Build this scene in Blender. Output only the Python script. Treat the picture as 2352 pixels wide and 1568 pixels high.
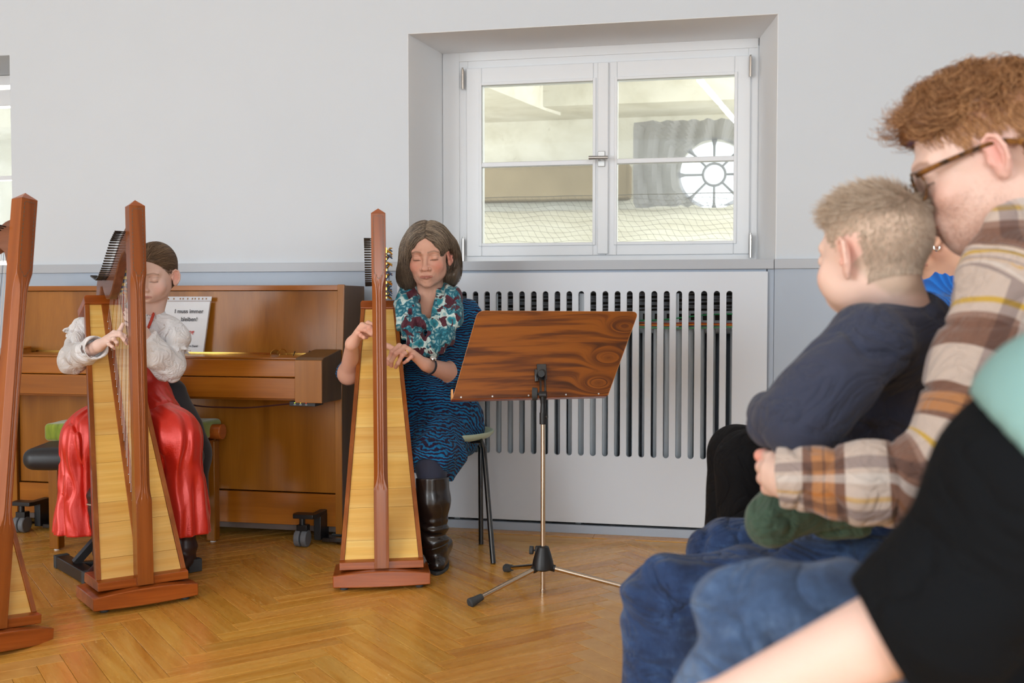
import bpy, math, random
import numpy as np
from mathutils import Vector, Matrix
for o in list(bpy.data.objects): bpy.data.objects.remove(o)
SC = bpy.context.scene; COL = SC.collection
rnd = random.Random(7)
PI = math.pi
# ---------------------------------------------------------------- camera
CAM_H, YAW, PITCH, FPX = 1.0, math.atan(500/2400), math.atan(94/2400), 2400.0
cam = bpy.data.cameras.new('camera'); camo = bpy.data.objects.new('camera', cam); COL.objects.link(camo)
camo.location = (0, 0, CAM_H); camo.rotation_euler = (PI/2-PITCH, 0, YAW)
cam.sensor_width = 36; cam.lens = 36*FPX/2352; cam.clip_start = .05; cam.clip_end = 100
cam.dof.use_dof = True; cam.dof.focus_distance = 3.75; cam.dof.aperture_fstop = 4.2
SC.camera = camo
# ---------------------------------------------------------------- world and light
w = bpy.data.worlds.new('world'); SC.world = w; w.use_nodes = True
nt = w.node_tree; nt.nodes.clear()
wo = nt.nodes.new('ShaderNodeOutputWorld'); wb = nt.nodes.new('ShaderNodeBackground')
wb.inputs[0].default_value = (.92, .96, 1.0, 1); wb.inputs[1].default_value = 1.3
nt.links.new(wb.outputs[0], wo.inputs[0])
def area(name, loc, rot, sx, sy, power, col=(1, 1, 1)):
    l = bpy.data.lights.new(name, 'AREA'); l.shape = 'RECTANGLE'; l.size = sx; l.size_y = sy
    l.energy = power; l.color = col
    o = bpy.data.objects.new(name, l); o.location = loc; o.rotation_euler = rot; COL.objects.link(o); return o
# area lights at the right and left rear, added for daylight from behind the camera
area('daylight_right', (2.4, -4.4, 1.6), (math.radians(84), 0, math.radians(22)), 2.8, 2.6, 175, (.92, .97, 1))
area('daylight_rear', (-4.6, -3.4, 1.6), (math.radians(84), 0, math.radians(-28)), 2.8, 2.6, 165, (.92, .97, 1))
area('attic_fill_right', (2.3, 6.3, 1.95), (PI/2, 0, PI/2), 2.0, 1.3, 90, (1, .99, .96))  # unseen fill light added to brighten the attic beams and far wall
area('attic_fill_left', (-4.4, 6.2, 2.0), (PI/2, 0, -PI/2), 2.0, 1.4, 108, (1, .99, .96))  # matching fill added from the left, also out of view
SC.view_settings.view_transform = 'Standard'; SC.view_settings.look = 'None'
SC.view_settings.gamma = 1; SC.view_settings.use_curve_mapping = False
SC.view_settings.exposure = 0.25
SC.cycles.use_denoising = True
SC.cycles.max_bounces = 6; SC.cycles.diffuse_bounces = 4; SC.cycles.glossy_bounces = 3; SC.cycles.transparent_max_bounces = 12
SC.cycles.use_adaptive_sampling = True; SC.cycles.adaptive_threshold = .05
SC.cycles.caustics_reflective = False; SC.cycles.caustics_refractive = False; SC.cycles.sample_clamp_indirect = 6
# ---------------------------------------------------------------- projection of photo pixels onto real planes
_f = np.array([-math.sin(YAW)*math.cos(PITCH), math.cos(YAW)*math.cos(PITCH), -math.sin(PITCH)])
_r = np.array([math.cos(YAW), math.sin(YAW), 0.]); _u = np.cross(_r, _f); _C = np.array([0, 0, CAM_H])
def ray(x, y): return (x-1176)/FPX*_r-(y-784)/FPX*_u+_f
def at(x, y, d): return _C+ray(x, y)*d
def onz(x, y, z=0.): d = ray(x, y); return _C+d*((z-CAM_H)/d[2])
def ony(x, y, Y): d = ray(x, y); return _C+d*(Y/d[1])
# ---------------------------------------------------------------- mesh helpers
def lin(c):
    c = [x/255 for x in c]; return tuple([x/12.92 if x <= .04045 else ((x+.055)/1.055)**2.4 for x in c]+[1])
class MB:
    def __init__(s): s.v = []; s.f = []
    def add(s, v, f):
        n = len(s.v); s.v += [tuple(float(q) for q in p) for p in v]; s.f += [tuple(n+i for i in q) for q in f]; return s
    def box(s, lo, hi, M=None):
        x0, y0, z0 = lo; x1, y1, z1 = hi
        v = [(x, y, z) for z in (z0, z1) for y in (y0, y1) for x in (x0, x1)]
        if M is not None: v = [M @ Vector(p) for p in v]
        return s.add(v, [(0, 2, 3, 1), (4, 5, 7, 6), (0, 1, 5, 4), (2, 6, 7, 3), (0, 4, 6, 2), (1, 3, 7, 5)])
    def tube(s, pts, r, n=10, cap=True, flat=None):
        pts = [np.array(p, float) for p in pts]; k = len(pts)
        rr = r if hasattr(r, '__len__') else [r]*k
        t0 = pts[1]-pts[0]; a = np.cross(t0, [0, 0, 1.]);
        if np.linalg.norm(a) < 1e-6*max(1, np.linalg.norm(t0)): a = np.cross(t0, [1., 0, 0])
        a /= np.linalg.norm(a); vs = []
        for i in range(k):
            t = pts[min(i+1, k-1)]-pts[max(i-1, 0)]; t = t/(np.linalg.norm(t)+1e-12)
            a = a-t*a.dot(t); a /= (np.linalg.norm(a)+1e-12); b = np.cross(t, a)
            for j in range(n):
                th = 2*PI*j/n; q = pts[i]+rr[i]*(a*math.cos(th)+b*math.sin(th)*(flat or 1)); vs.append(q)
        fs = [(i*n+j, i*n+(j+1) % n, (i+1)*n+(j+1) % n, (i+1)*n+j) for i in range(k-1) for j in range(n)]
        if cap: fs += [tuple(range(n-1, -1, -1)), tuple((k-1)*n+j for j in range(n))]
        return s.add(vs, fs)
    def prism(s, poly, d0, d1, plane='XZ', M=None):
        n = len(poly)
        def P(p, d): return {'XZ': (p[0], d, p[1]), 'XY': (p[0], p[1], d), 'YZ': (d, p[0], p[1])}[plane]
        v = [P(p, d0) for p in poly]+[P(p, d1) for p in poly]
        if M is not None: v = [M @ Vector(p) for p in v]
        f = [tuple(range(n)), tuple(range(2*n-1, n-1, -1))]+[(i, n+i, n+(i+1) % n, (i+1) % n) for i in range(n)]
        return s.add(v, f)
    def loft(s, rings, cap=True):
        n = len(rings[0]); v = [p for r in rings for p in r]
        f = [(i*n+j, i*n+(j+1) % n, (i+1)*n+(j+1) % n, (i+1)*n+j) for i in range(len(rings)-1) for j in range(n)]
        if cap: f += [tuple(range(n-1, -1, -1)), tuple((len(rings)-1)*n+j for j in range(n))]
        return s.add(v, f)
    def lathe(s, prof, c=(0, 0, 0), n=20, M=None):
        rings = []
        for r, z in prof: rings.append([(c[0]+r*math.cos(2*PI*j/n), c[1]+r*math.sin(2*PI*j/n), c[2]+z) for j in range(n)])
        if M is not None: rings = [[M @ Vector(p) for p in q] for q in rings]
        return s.loft(rings)
    def ball(s, c, r, n=10):
        r = r if hasattr(r, '__len__') else (r, r, r)
        return s.loft([[(c[0]+r[0]*math.sin(a)*math.cos(2*PI*j/n), c[1]+r[1]*math.sin(a)*math.sin(2*PI*j/n), c[2]+r[2]*math.cos(a)) for j in range(n)] for a in [PI*(.03+.94*i/(n//2+1)) for i in range(n//2+2)]])
def root_of(o):
    while o.parent: o = o.parent
    return o
def obj(name, mb, mat, parent=None, bevel=0, smooth=40, kind=None, label=None, world=False, seg=2):
    """link a mesh builder as one mesh object; world=True: vertices are in room coordinates"""
    me = bpy.data.meshes.new(name)
    v = mb.v
    if world and parent is not None:
        L = root_of(parent).location; v = [(p[0]-L[0], p[1]-L[1], p[2]-L[2]) for p in v]
    me.from_pydata(v, [], mb.f)
    import bmesh
    b = bmesh.new(); b.from_mesh(me); bmesh.ops.recalc_face_normals(b, faces=b.faces); b.to_mesh(me); b.free()
    if smooth:
        me.polygons.foreach_set('use_smooth', [True]*len(me.polygons)); me.set_sharp_from_angle(angle=math.radians(smooth))
    if mat: me.materials.append(mat)
    o = bpy.data.objects.new(name, me); COL.objects.link(o)
    if parent is not None: o.parent = parent
    if bevel:
        m = o.modifiers.new('b', 'BEVEL'); m.width = bevel; m.segments = seg; m.limit_method = 'ANGLE'; m.angle_limit = math.radians(35)
    if kind: o['kind'] = kind
    if label: o['label'] = label
    return o
def thing(name, label, cat, loc=(0, 0, 0), group=None, rotz=0):
    o = bpy.data.objects.new(name, None); COL.objects.link(o); o.location = tuple(float(x) for x in loc); o.rotation_euler = (0, 0, rotz)
    o['label'] = label; o['category'] = cat; o.empty_display_size = .1
    if group: o['group'] = group
    return o
def tag(o, label, cat, group=None):
    o['label'] = label; o['category'] = cat
    if group: o['group'] = group
    return o
# ---------------------------------------------------------------- materials
class NT:
    def __init__(s, name):
        s.m = bpy.data.materials.new(name); s.m.use_nodes = True; s.t = s.m.node_tree; s.b = s.t.nodes['Principled BSDF']
    def n(s, typ, **kw):
        x = s.t.nodes.new('ShaderNode'+typ)
        for k, v in kw.items(): setattr(x, k, v)
        return x
    def l(s, a, b): s.t.links.new(a, b)
    def val(s, op, a, b=None, c=None):
        x = s.n('Math', operation=op)
        for i, q in enumerate((a, b, c)):
            if q is None: continue
            if isinstance(q, (int, float)): x.inputs[i].default_value = q
            else: s.l(q, x.inputs[i])
        return x.outputs[0]
    def noise(s, vec, scale, detail=3, rough=.5, dist=0):
        x = s.n('TexNoise'); x.inputs['Scale'].default_value = scale; x.inputs['Detail'].default_value = detail
        x.inputs['Roughness'].default_value = rough; x.inputs['Distortion'].default_value = dist
        if vec is not None: s.l(vec, x.inputs['Vector'])
        return x
    def ramp(s, fac, stops, interp='LINEAR'):
        x = s.n('ValToRGB'); x.color_ramp.interpolation = interp; e = x.color_ramp.elements
        while len(e) < len(stops): e.new(.5)
        for q, (p, c) in zip(e, stops): q.position = p; q.color = c if len(c) == 4 else lin(c)
        s.l(fac, x.inputs[0]); return x.outputs[0]
    def mix(s, fac, a, b, mode='MIX'):
        x = s.n('Mix', data_type='RGBA', blend_type=mode)
        for i, q in ((0, fac), (6, a), (7, b)):
            if isinstance(q, (int, float)): x.inputs[i].default_value = q
            elif isinstance(q, tuple): x.inputs[i].default_value = q if len(q) == 4 else lin(q)
            else: s.l(q, x.inputs[i])
        return x.outputs[2]
    def coords(s, kind='Object', scale=(1, 1, 1), loc=(0, 0, 0), rot=(0, 0, 0), rand=0):
        t = s.n('TexCoord').outputs[kind]; 
        if rand:
            oi = s.n('ObjectInfo').outputs['Random']; c = s.n('CombineXYZ')
            s.l(s.val('MULTIPLY', oi, rand), c.inputs[0]); s.l(s.val('MULTIPLY', oi, rand*.7), c.inputs[1]); s.l(s.val('MULTIPLY', oi, rand*1.3), c.inputs[2])
            a = s.n('VectorMath', operation='ADD'); s.l(t, a.inputs[0]); s.l(c.outputs[0], a.inputs[1]); t = a.outputs[0]
        m = s.n('Mapping'); m.inputs['Scale'].default_value = scale; m.inputs['Location'].default_value = loc; m.inputs['Rotation'].default_value = rot
        s.l(t, m.inputs['Vector']); return m.outputs[0]
    def bump(s, h, strength=.3, dist=.001):
        x = s.n('Bump'); x.inputs['Strength'].default_value = strength; x.inputs['Distance'].default_value = dist
        s.l(h, x.inputs['Height']); s.l(x.outputs[0], s.b.inputs['Normal']); return x
    def set(s, **kw):
        for k, v in kw.items():
            k = {'rough': 'Roughness', 'metal': 'Metallic', 'coat': 'Coat Weight', 'coatr': 'Coat Roughness', 'spec': 'Specular IOR Level', 'sss': 'Subsurface Weight', 'sheen': 'Sheen Weight', 'trans': 'Transmission Weight'}.get(k, k)
            if isinstance(v, tuple): s.b.inputs[k].default_value = v
            elif isinstance(v, (int, float)): s.b.inputs[k].default_value = v
            else: s.l(v, s.b.inputs[k])
        return s
def plain(name, rgb, rough=.5, metal=0, noise=.0, nscale=30, bump=0, **kw):
    t = NT(name); c = lin(rgb)
    if noise or bump:
        n = t.noise(t.coords(), nscale, 4).outputs[0]
        if noise: t.l(t.mix(n, tuple(x*(1-noise) for x in c[:3])+(1,), tuple(min(1, x*(1+noise)) for x in c[:3])+(1,)), t.b.inputs['Base Color'])
        else: t.b.inputs['Base Color'].default_value = c
        if bump: t.bump(n, bump, .001)
    else: t.b.inputs['Base Color'].default_value = c
    return t.set(rough=rough, metal=metal, **kw).m
def wood(name, dark, mid, light, axis=2, scale=1., rough=.35, coat=.25, rand=0, fine=1., dist=.6, stretch=14, band=1.):
    """varnished wood: grain runs along object axis"""
    t = NT(name); s = [stretch*scale]*3; s[axis] = scale*.9
    v = t.coords('Object', tuple(s), rand=rand)
    big = t.noise(v, 1.0*band, 3, .55, dist).outputs[0]
    s2 = [160*scale*fine]*3; s2[axis] = 5*scale*fine
    fn = t.noise(t.coords('Object', tuple(s2), rand=rand), 1.0, 2, .6).outputs[0]
    c = t.ramp(big, [(.28, dark), (.5, mid), (.72, light)])
    c = t.mix(t.val('MULTIPLY', fn, .45), c, tuple(x*.62 for x in lin(dark)[:3])+(1,), 'MIX')
    if rand:
        h = t.n('HueSaturation'); t.l(c, h.inputs['Color']); oi = t.n('ObjectInfo').outputs['Random']
        t.l(t.val('MULTIPLY_ADD', oi, .14, .93), h.inputs['Value']); t.l(t.val('MULTIPLY_ADD', oi, .008, .496), h.inputs['Hue']); c = h.outputs[0]
    t.l(c, t.b.inputs['Base Color']); t.bump(fn, .08, .0005)
    return t.set(rough=rough, coat=coat*.5, coatr=.15, spec=.3).m
M = {}
M['wall'] = plain('wall_paint', (209, 215, 221), .9, noise=.02, nscale=3, bump=.12)
M['reveal'] = plain('reveal_paint', (246, 247, 248), .9, noise=.01, nscale=3, bump=.1)
M['dado'] = plain('dado_paint', (170, 182, 197), .45, noise=.01, nscale=8)
M['panel'] = plain('cover_paint', (214, 221, 230), .45, noise=.015, nscale=5)
M['sill'] = plain('ledge_paint', (178, 183, 190), .4)
M['frame'] = plain('window_lacquer', (232, 234, 236), .35, noise=.01, nscale=12)
M['steel'] = plain('brushed_steel', (190, 190, 188), .28, 1.0)
M['chrome'] = plain('chrome', (215, 212, 208), .1, 1.0)
M['nickel'] = plain('warm_nickel', (205, 190, 172), .16, 1.0)
M['brass'] = plain('brass', (215, 175, 90), .22, 1.0)
M['black_plastic'] = plain('black_plastic', (22, 22, 24), .4, noise=.1)
M['black_rubber'] = plain('grey_rubber', (58, 61, 63), .75, noise=.1, nscale=90, bump=.3)
M['black_metal'] = plain('black_lacquered_metal', (20, 20, 22), .22, .0, coat=.6)
M['piano'] = wood('piano_veneer', (132, 78, 14), (158, 98, 24), (178, 114, 36), 2, 1.0, .33, .35, stretch=9, fine=1.2)
M['piano_h'] = wood('piano_veneer_flat_grain', (136, 78, 14), (164, 96, 24), (184, 112, 34), 0, 1.0, .3, .4, stretch=12)
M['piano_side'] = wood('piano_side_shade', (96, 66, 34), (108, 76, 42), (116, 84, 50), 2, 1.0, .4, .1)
M['harp'] = wood('harp_cherry', (130, 66, 20), (162, 88, 34), (182, 108, 50), 2, 1.2, .28, .5, fine=1.1)
M['harp_y'] = wood('harp_cherry_cross', (142, 68, 20), (176, 90, 32), (196, 112, 48), 1, 1.2, .28, .5, stretch=16, dist=1.5)
M['harp_dark'] = wood('harp_walnut', (104, 62, 40), (132, 84, 60), (150, 100, 76), 0, 1.2, .3, .4)
M['spruce'] = wood('harp_spruce', (230, 172, 82), (242, 192, 104), (250, 212, 130), 1, 1.4, .3, .35, rand=9, fine=.9, stretch=22)
# ================================================================ SETTING
WY = 4.432; WIN = 4.85; ZT = 2.167; ZS = 1.17
# --- floor: herringbone oak blocks, one object each
def oak():
    t = NT('oak_block'); v = t.coords('Object', (1.6, 22, 22), rand=23)
    big = t.noise(v, 1.0, 4, .6, 1.2).outputs[0]
    fn = t.noise(t.coords('Object', (9, 260, 260), rand=11), 1.0, 3, .65).outputs[0]
    c = t.ramp(big, [(.25, (200, 136, 46)), (.48, (220, 162, 70)), (.75, (232, 182, 94))])
    c = t.mix(t.val('MULTIPLY', fn, .3), c, (140, 84, 24))
    fl = t.noise(t.coords('Object', (28, 95, 60), rand=31), 1.0, 2, .5, 1.5).outputs[0]
    fk = t.ramp(fl, [(.66, (0, 0, 0)), (.7, (255, 255, 255))]); 
    oi = t.n('ObjectInfo').outputs['Random']
    c = t.mix(t.val('MULTIPLY', fk, t.val('GREATER_THAN', t.val('FRACT', t.val('MULTIPLY', oi, 17.3)), .72)), c, (232, 188, 112))
    h = t.n('HueSaturation'); t.l(c, h.inputs['Color']); t.l(t.val('MULTIPLY_ADD', oi, .22, .90), h.inputs['Value'])
    t.l(t.val('MULTIPLY_ADD', t.val('FRACT', t.val('MULTIPLY', oi, 7.7)), .010, .492), h.inputs['Hue'])
    t.l(h.outputs[0], t.b.inputs['Base Color']); t.bump(fn, .12, .0004)
    sc = t.noise(t.coords('Generated', (1, 1, 1)), 3, 4).outputs[0]
    return t.set(rough=t.val('MULTIPLY_ADD', sc, .14, .2), coat=.2, coatr=.14, spec=.3).m
M['oak'] = oak()
fb = MB().box((-6, -5.5, -.06), (3.2, 4.96, -.0145))
floor = obj('floor', fb, plain('floor_bed', (70, 42, 16), .8, noise=.1), kind='structure')
PL, PW, G = .5, .0707, .0006
pm = MB(); pm.box((-PL/2+G, -PW/2+G, -.014), (PL/2-G, PW/2-G, 0))
me = bpy.data.meshes.new('floor_plank')
c = .0008; x1, y1 = PL/2-G, PW/2-G
vs = [(-x1, -y1, -.014), (x1, -y1, -.014), (x1, y1, -.014), (-x1, y1, -.014), (-x1, -y1, -c), (x1, -y1, -c), (x1, y1, -c), (-x1, y1, -c),
      (-x1+c, -y1+c, 0), (x1-c, -y1+c, 0), (x1-c, y1-c, 0), (-x1+c, y1-c, 0)]
me.from_pydata(vs, [], [(3, 2, 1, 0)]+[(i, (i+1) % 4, 4+(i+1) % 4, 4+i) for i in range(4)]+[(4+i, 4+(i+1) % 4, 8+(i+1) % 4, 8+i) for i in range(4)]+[(8, 9, 10, 11)])
me.materials.append(M['oak'])
def herring():
    out = []; S = PL/math.sqrt(2)                # column width; block centres in a herringbone of rows along y
    step = PW*math.sqrt(2)
    for ci in range(-16, 12):
        x0 = -1.12+ci*S; up = (ci % 2 == 1)
        for k in range(-60, 60):
            y = k*step
            cx = x0+S/2; cy = y+(0 if up else step/2)
            out.append((cx, cy, PI/4 if up else -PI/4))
    return out
rest = MB(); seen = []
ymin = 2.02
for cx, cy, a in herring():
    if cy > 4.44-.09-.14 or cy < -2.9 or cx < -5.6 or cx > 2.9: continue
    p = np.array([cx, cy, 0])-_C; d = p @ _f
    vis = False
    if d > .3:
        px, py = 1176+FPX*(p @ _r)/d, 784-FPX*(p @ _u)/d
        vis = -60 < px < 1600 and py < 1650
        if px > 1440 and py > 1330: vis = False
    if vis: seen.append((cx, cy, a, py))
    else:
        R = Matrix.Translation((cx, cy, 0)) @ Matrix.Rotation(a, 4, 'Z')
        rest.add([R @ Vector(q) for q in vs[4:]], [(4, 5, 6, 7)]+[(i, (i+1) % 4, 4+(i+1) % 4, 4+i) for i in range(4)])
seen.sort(key=lambda q: -q[3])
for i, (cx, cy, a, py) in enumerate(seen):
    if i >= 296:
        R = Matrix.Translation((cx, cy, 0)) @ Matrix.Rotation(a, 4, 'Z')
        rest.add([R @ Vector(q) for q in vs[4:]], [(4, 5, 6, 7)]+[(k, (k+1) % 4, 4+(k+1) % 4, 4+k) for k in range(4)]); continue
    o = bpy.data.objects.new('floor_plank', me); COL.objects.link(o); o.parent = floor
    o.location = (cx, cy, 0); o.rotation_euler = (0, 0, a+(PI if rnd.random() < .5 else 0))
def oak_rest():
    t = NT('oak_blocks_far'); v = t.coords('Object', (5, 5, 5))
    c = t.ramp(t.noise(v, 2.0, 5, .7, 1).outputs[0], [(.3, (198, 142, 66)), (.7, (222, 172, 96))]); t.l(c, t.b.inputs['Base Color'])
    return t.set(rough=.28, coat=.3, coatr=.12).m
obj('parquet_blocks', rest, oak_rest(), floor, kind='stuff', smooth=0)
# border course along the wall
xs = -5.9
while xs < 3.1:
    L = .62+.2*rnd.random(); e = MB(); e.box((-L/2+.0006, -.042, -.014), (L/2-.0006, .042, .0002))
    o = obj('border_plank', e, M['oak'], floor, smooth=0); o.location = (xs+L/2, 4.39, 0); xs += L
fill = MB(); fill.box((-5.9, 4.02, -.0145), (3.1, 4.347, -.0016)); obj('border_filler', fill, M['oak'], floor, smooth=0)
# --- walls
wb_ = MB()
X2 = -3.368; XL, XR = -1.39, .184
def wpoly(x0, x1, z0, z1): wb_.box((x0, WY, z0), (x1, WIN+.12, z1))
wb_.prism([(X2, WY), (XL, WY), (-1.335, WIN+.12), (X2-.05, WIN+.12)], ZS-.02, ZT, 'XY')
wb_.prism([(XR, WY), (3.1, WY), (3.1, WIN+.12), (.112, WIN+.12)], ZS-.02, ZT, 'XY')
wpoly(-6, -4.95, ZS-.02, ZT)
wpoly(-6, 3.1, ZT, 3.3)
wpoly(-6, -1.30, -.02, ZS-.02); wpoly(.15, 3.1, -.02, ZS-.02)
wb_.box((-1.3, WY+.24, -.02), (.15, WIN+.12, ZS-.02))
wall_back = obj('wall_back', wb_, M['wall'], kind='structure', smooth=0)
obj('wall_left', MB().box((-6.1, -5.5, -.05), (-6, 4.97, 3.3)), M['wall'], kind='structure', smooth=0)
obj('wall_right', MB().box((3.1, -5.5, -.05), (3.2, 4.97, 3.3)), M['wall'], kind='structure', smooth=0)
obj('ceiling', MB().box((-6.1, -5.5, 3.3), (3.2, 4.97, 3.42)), M['reveal'], kind='structure', smooth=0)
lin_ = MB().prism([(XL, WY+.001), (XL+.002, WY+.001), (-1.333, WIN+.03), (-1.336, WIN+.03)], ZS, ZT, 'XY')
lin_.prism([(XR, WY+.001), (XR-.002, WY+.001), (.110, WIN+.03), (.113, WIN+.03)], ZS, ZT, 'XY'); lin_.prism([(XL, WY+.001), (XR, WY+.001), (.112, WIN+.03), (-1.335, WIN+.03)], ZT-.002, ZT, 'XY')
obj('trim_9', lin_, M['reveal'], kind='structure', smooth=0)
# --- dado: ledge, boards, radiator cover
def strip(name, lo, hi, mat, bev=.0015, kind='structure'): return obj(name, MB().box(lo, hi), mat, bevel=bev, kind=kind, smooth=0)
xa = ony(895, 602, WY)[0]; xb = ony(1778, 590, WY)[0]; xpl = ony(916, 700, WY)[0]; xpr = ony(1762, 700, WY)[0]
ledge = obj('trim_1', MB().box((-6, WY-.022, ZS-.04), (xa-.001, WY+.02, ZS)), M['sill'], bevel=.0015, kind='structure', smooth=0)
obj('trim_2', MB().box((xa+.001, WY-.022, ZS-.04), (xb-.001, WIN-.02, ZS)), M['sill'], bevel=.0015, kind='structure', smooth=0)
obj('trim_3', MB().box((xb+.001, WY-.022, ZS-.04), (3.1, WY+.02, ZS)), M['sill'], bevel=.0015, kind='structure', smooth=0)
dado = obj('trim_4', MB().box((-6, WY-.012, 0.05), (xa-.002, WY, ZS-.04)), M['dado'], bevel=.001, kind='structure', smooth=0)
obj('trim_5', MB().box((xb+.002, WY-.012, 0.05), (3.1, WY, ZS-.04)), M['dado'], bevel=.001, kind='structure', smooth=0)
fr = MB()                                            # recessed frame round the cover
fr.box((xa+.0, WY-.004, .03), (xpl+.004, WY+.015, ZS-.04)); fr.box((xpr-.004, WY-.004, .03), (xb, WY+.015, ZS-.04)); fr.box((xpl, WY-.004, 1.115), (xpr, WY+.015, ZS-.04))
obj('trim_6', fr, M['dado'], kind='structure', smooth=0)
obj('baseboard_back', MB().box((-6, WY-.01, 0), (3.1, WY+.01, .036)), M['dado'], bevel=.001, kind='structure', smooth=0)
# the slotted cover: bars between stadium slots, one plate
cover = thing('radiator_cover', 'large pale grey slotted radiator cover panel under the window', 'radiator cover', (-.64, WY, 0))
sx = [ony(px, 860, WY)[0] for px in (1674, 1645.5)]
pitch = .0514; half = .0125; zt, zb = 1.04, .337
slots = []; x = sx[0]
while x > xpl+.09: slots.append(x); x -= pitch
slots = slots[::-1]
pz0, pz1 = .05, 1.118
cv = MB(); NS = 8; y0, y1 = WY-.02, WY-.002
def stad(cx):
    pts = [(cx+half*math.cos(a), zt-half+half*math.sin(a)) for a in [PI*i/NS for i in range(NS+1)]]
    pts += [(cx+half*math.cos(a), zb+half+half*math.sin(a)) for a in [PI+PI*i/NS for i in range(NS+1)]]
    return pts
bnd = [xpl]+[(slots[i]+slots[i+1])/2 for i in range(len(slots)-1)]+[xpr]
for i, cx in enumerate(slots):
    P = stad(cx); n = len(P); l, r = bnd[i], bnd[i+1]
    out = []
    for (px_, pz_) in P:                              # outer ring point for every slot point
        if abs(pz_-(zt-half)) < 1e-6: out.append((r if px_ > cx else l, pz_))
        elif abs(pz_-(zb+half)) < 1e-6: out.append((r if px_ > cx else l, pz_))
        else:
            u = (px_-cx)/half; out.append((l+(r-l)*(u+1)/2, pz1 if pz_ > .7 else pz0))
    b = len(cv.v)
    for Y in (y0, y1):
        cv.v += [(p[0], Y, p[1]) for p in P]; cv.v += [(p[0], Y, p[1]) for p in out]
    for j in range(n):
        k = (j+1) % n
        cv.f.append((b+j, b+k, b+n+k, b+n+j)); cv.f.append((b+2*n+j, b+3*n+j, b+3*n+k, b+2*n+k)); cv.f.append((b+j, b+2*n+j, b+2*n+k, b+k))
    cn = len(cv.v)
    for (xx, zz, jj) in ((r, pz1, 0), (l, pz1, NS), (l, pz0, NS+1), (r, pz0, 2*NS+1)):
        # corner triangles closing the plate between the ring and the plate corner
        q = len(cv.v); cv.v.append((xx, y0, zz)); nb = {0: 1, NS: NS-1, NS+1: NS+2, 2*NS+1: 2*NS}[jj]
        cv.f.append((b+n+jj, b+n+nb, q))
cv.box((xpl, y0+.0005, pz0-.001), (xpr, y1, pz0)); cv.box((xpl, y0+.0005, pz1), (xpr, y1, pz1+.001)); cv.box((xpl-.001, y0+.0005, pz0), (xpl, y1, pz1)); cv.box((xpr, y0+.0005, pz0), (xpr+.001, y1, pz1))
obj('panel', cv, M['panel'], cover, world=True, smooth=30)
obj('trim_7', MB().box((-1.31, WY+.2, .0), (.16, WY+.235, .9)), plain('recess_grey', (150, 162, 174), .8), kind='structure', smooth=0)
obj('trim_8', MB().box((-1.31, WY+.1, .9), (.16, WY+.235, ZS-.05)), plain('recess_shade_brown', (52, 46, 38), .9), kind='structure', smooth=0)  # dark backing panel, puts the shade of the upper recess into colour
# what stands in the recess behind the slots
rad = thing('radiator', 'pale grey steel column radiator behind the slotted cover', 'radiator', (-.64, WY+.12, .12))
radm = plain('radiator_enamel', (214, 222, 228), .35)
x = xpl+.12
while x < xpr-.05:
    for yy in (WY+.07, WY+.13):
        b = MB().tube([(x, yy, .2), (x, yy, .88)], .0165, 10); obj('column', b, radm, rad, world=True)
    x += .046
b = MB()
for zz in (.2, .88): b.tube([(xpl+.08, WY+.1, zz), (xpr-.05, WY+.1, zz)], .022, 10)
obj('header', b, radm, rad, world=True)
for x in (xpl+.25, -.64, xpr-.25): obj('leg', MB().box((x-.012, WY+.06, 0), (x+.012, WY+.14, .19)), radm, rad, world=True)
tray = thing('cable_tray', 'perforated metal cable tray seen through the top of the slots', 'cable tray', (-.64, WY+.05, .9))
b = MB()
for zz in (.905, .945): b.box((xpl+.05, WY+.02, zz), (xpr-.02, WY+.024, zz+.012))
for k in range(30): b.box((xpl+.06+k*.05, WY+.02, .917), (xpl+.075+k*.05, WY+.024, .945))
obj('rail', b, plain('galvanised_tray', (120, 126, 130), .5, .6), tray, world=True)
for x in (-.22, -.62, -1.0, .02): obj('bracket', MB().box((x-.011, WY+.012, .88), (x+.011, WY+.02, 1.03)), plain('bracket_enamel', (196, 206, 214), .3) if x == -.22 else bpy.data.materials['bracket_enamel'], tray, world=True)
def cable(name, lab, rgb, r, zf, x0=xpl+.05, x1=xpr-.02):
    m = plain(name+'_sheath', rgb, .45); pts = [(x0+(x1-x0)*i/24, WY+.012+.006*math.sin(i*1.3), zf(i)) for i in range(25)]
    tag(obj(name, MB().tube(pts, r, 6), m), lab, 'cable')
cable('cable', 'orange cable lying lowest but one along the tray behind the slots', (226, 128, 30), .0035, lambda i: .898+.002*math.sin(i))
cable('cable', 'light green cable sagging under the orange one behind the slots', (96, 170, 120), .0035, lambda i: .888+.004*math.sin(i*.6))
cable('cable', 'green cable crossing up over the tray behind the slots', (40, 150, 90), .003, lambda i: .915+.03/(1+math.exp(-(i-19)*1.2)))
cable('cable', 'red brown cable beside the orange one behind the slots', (168, 72, 40), .003, lambda i: .905+.002*math.sin(i*1.7))
gm = plain('grey_cable_sheath', (118, 122, 128), .5)
for k in range(6):
    pts = [(xpl+.05+(xpr-xpl-.07)*i/20, WY+.055, .968+k*.013+.004*math.sin(i*.9+k*2)) for i in range(21)]
    tag(obj('cable', MB().tube(pts, .0048, 6), gm), 'grey cable in the bundle along the top of the slots', 'cable', 'grey cables bundled above the tray')
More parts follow.
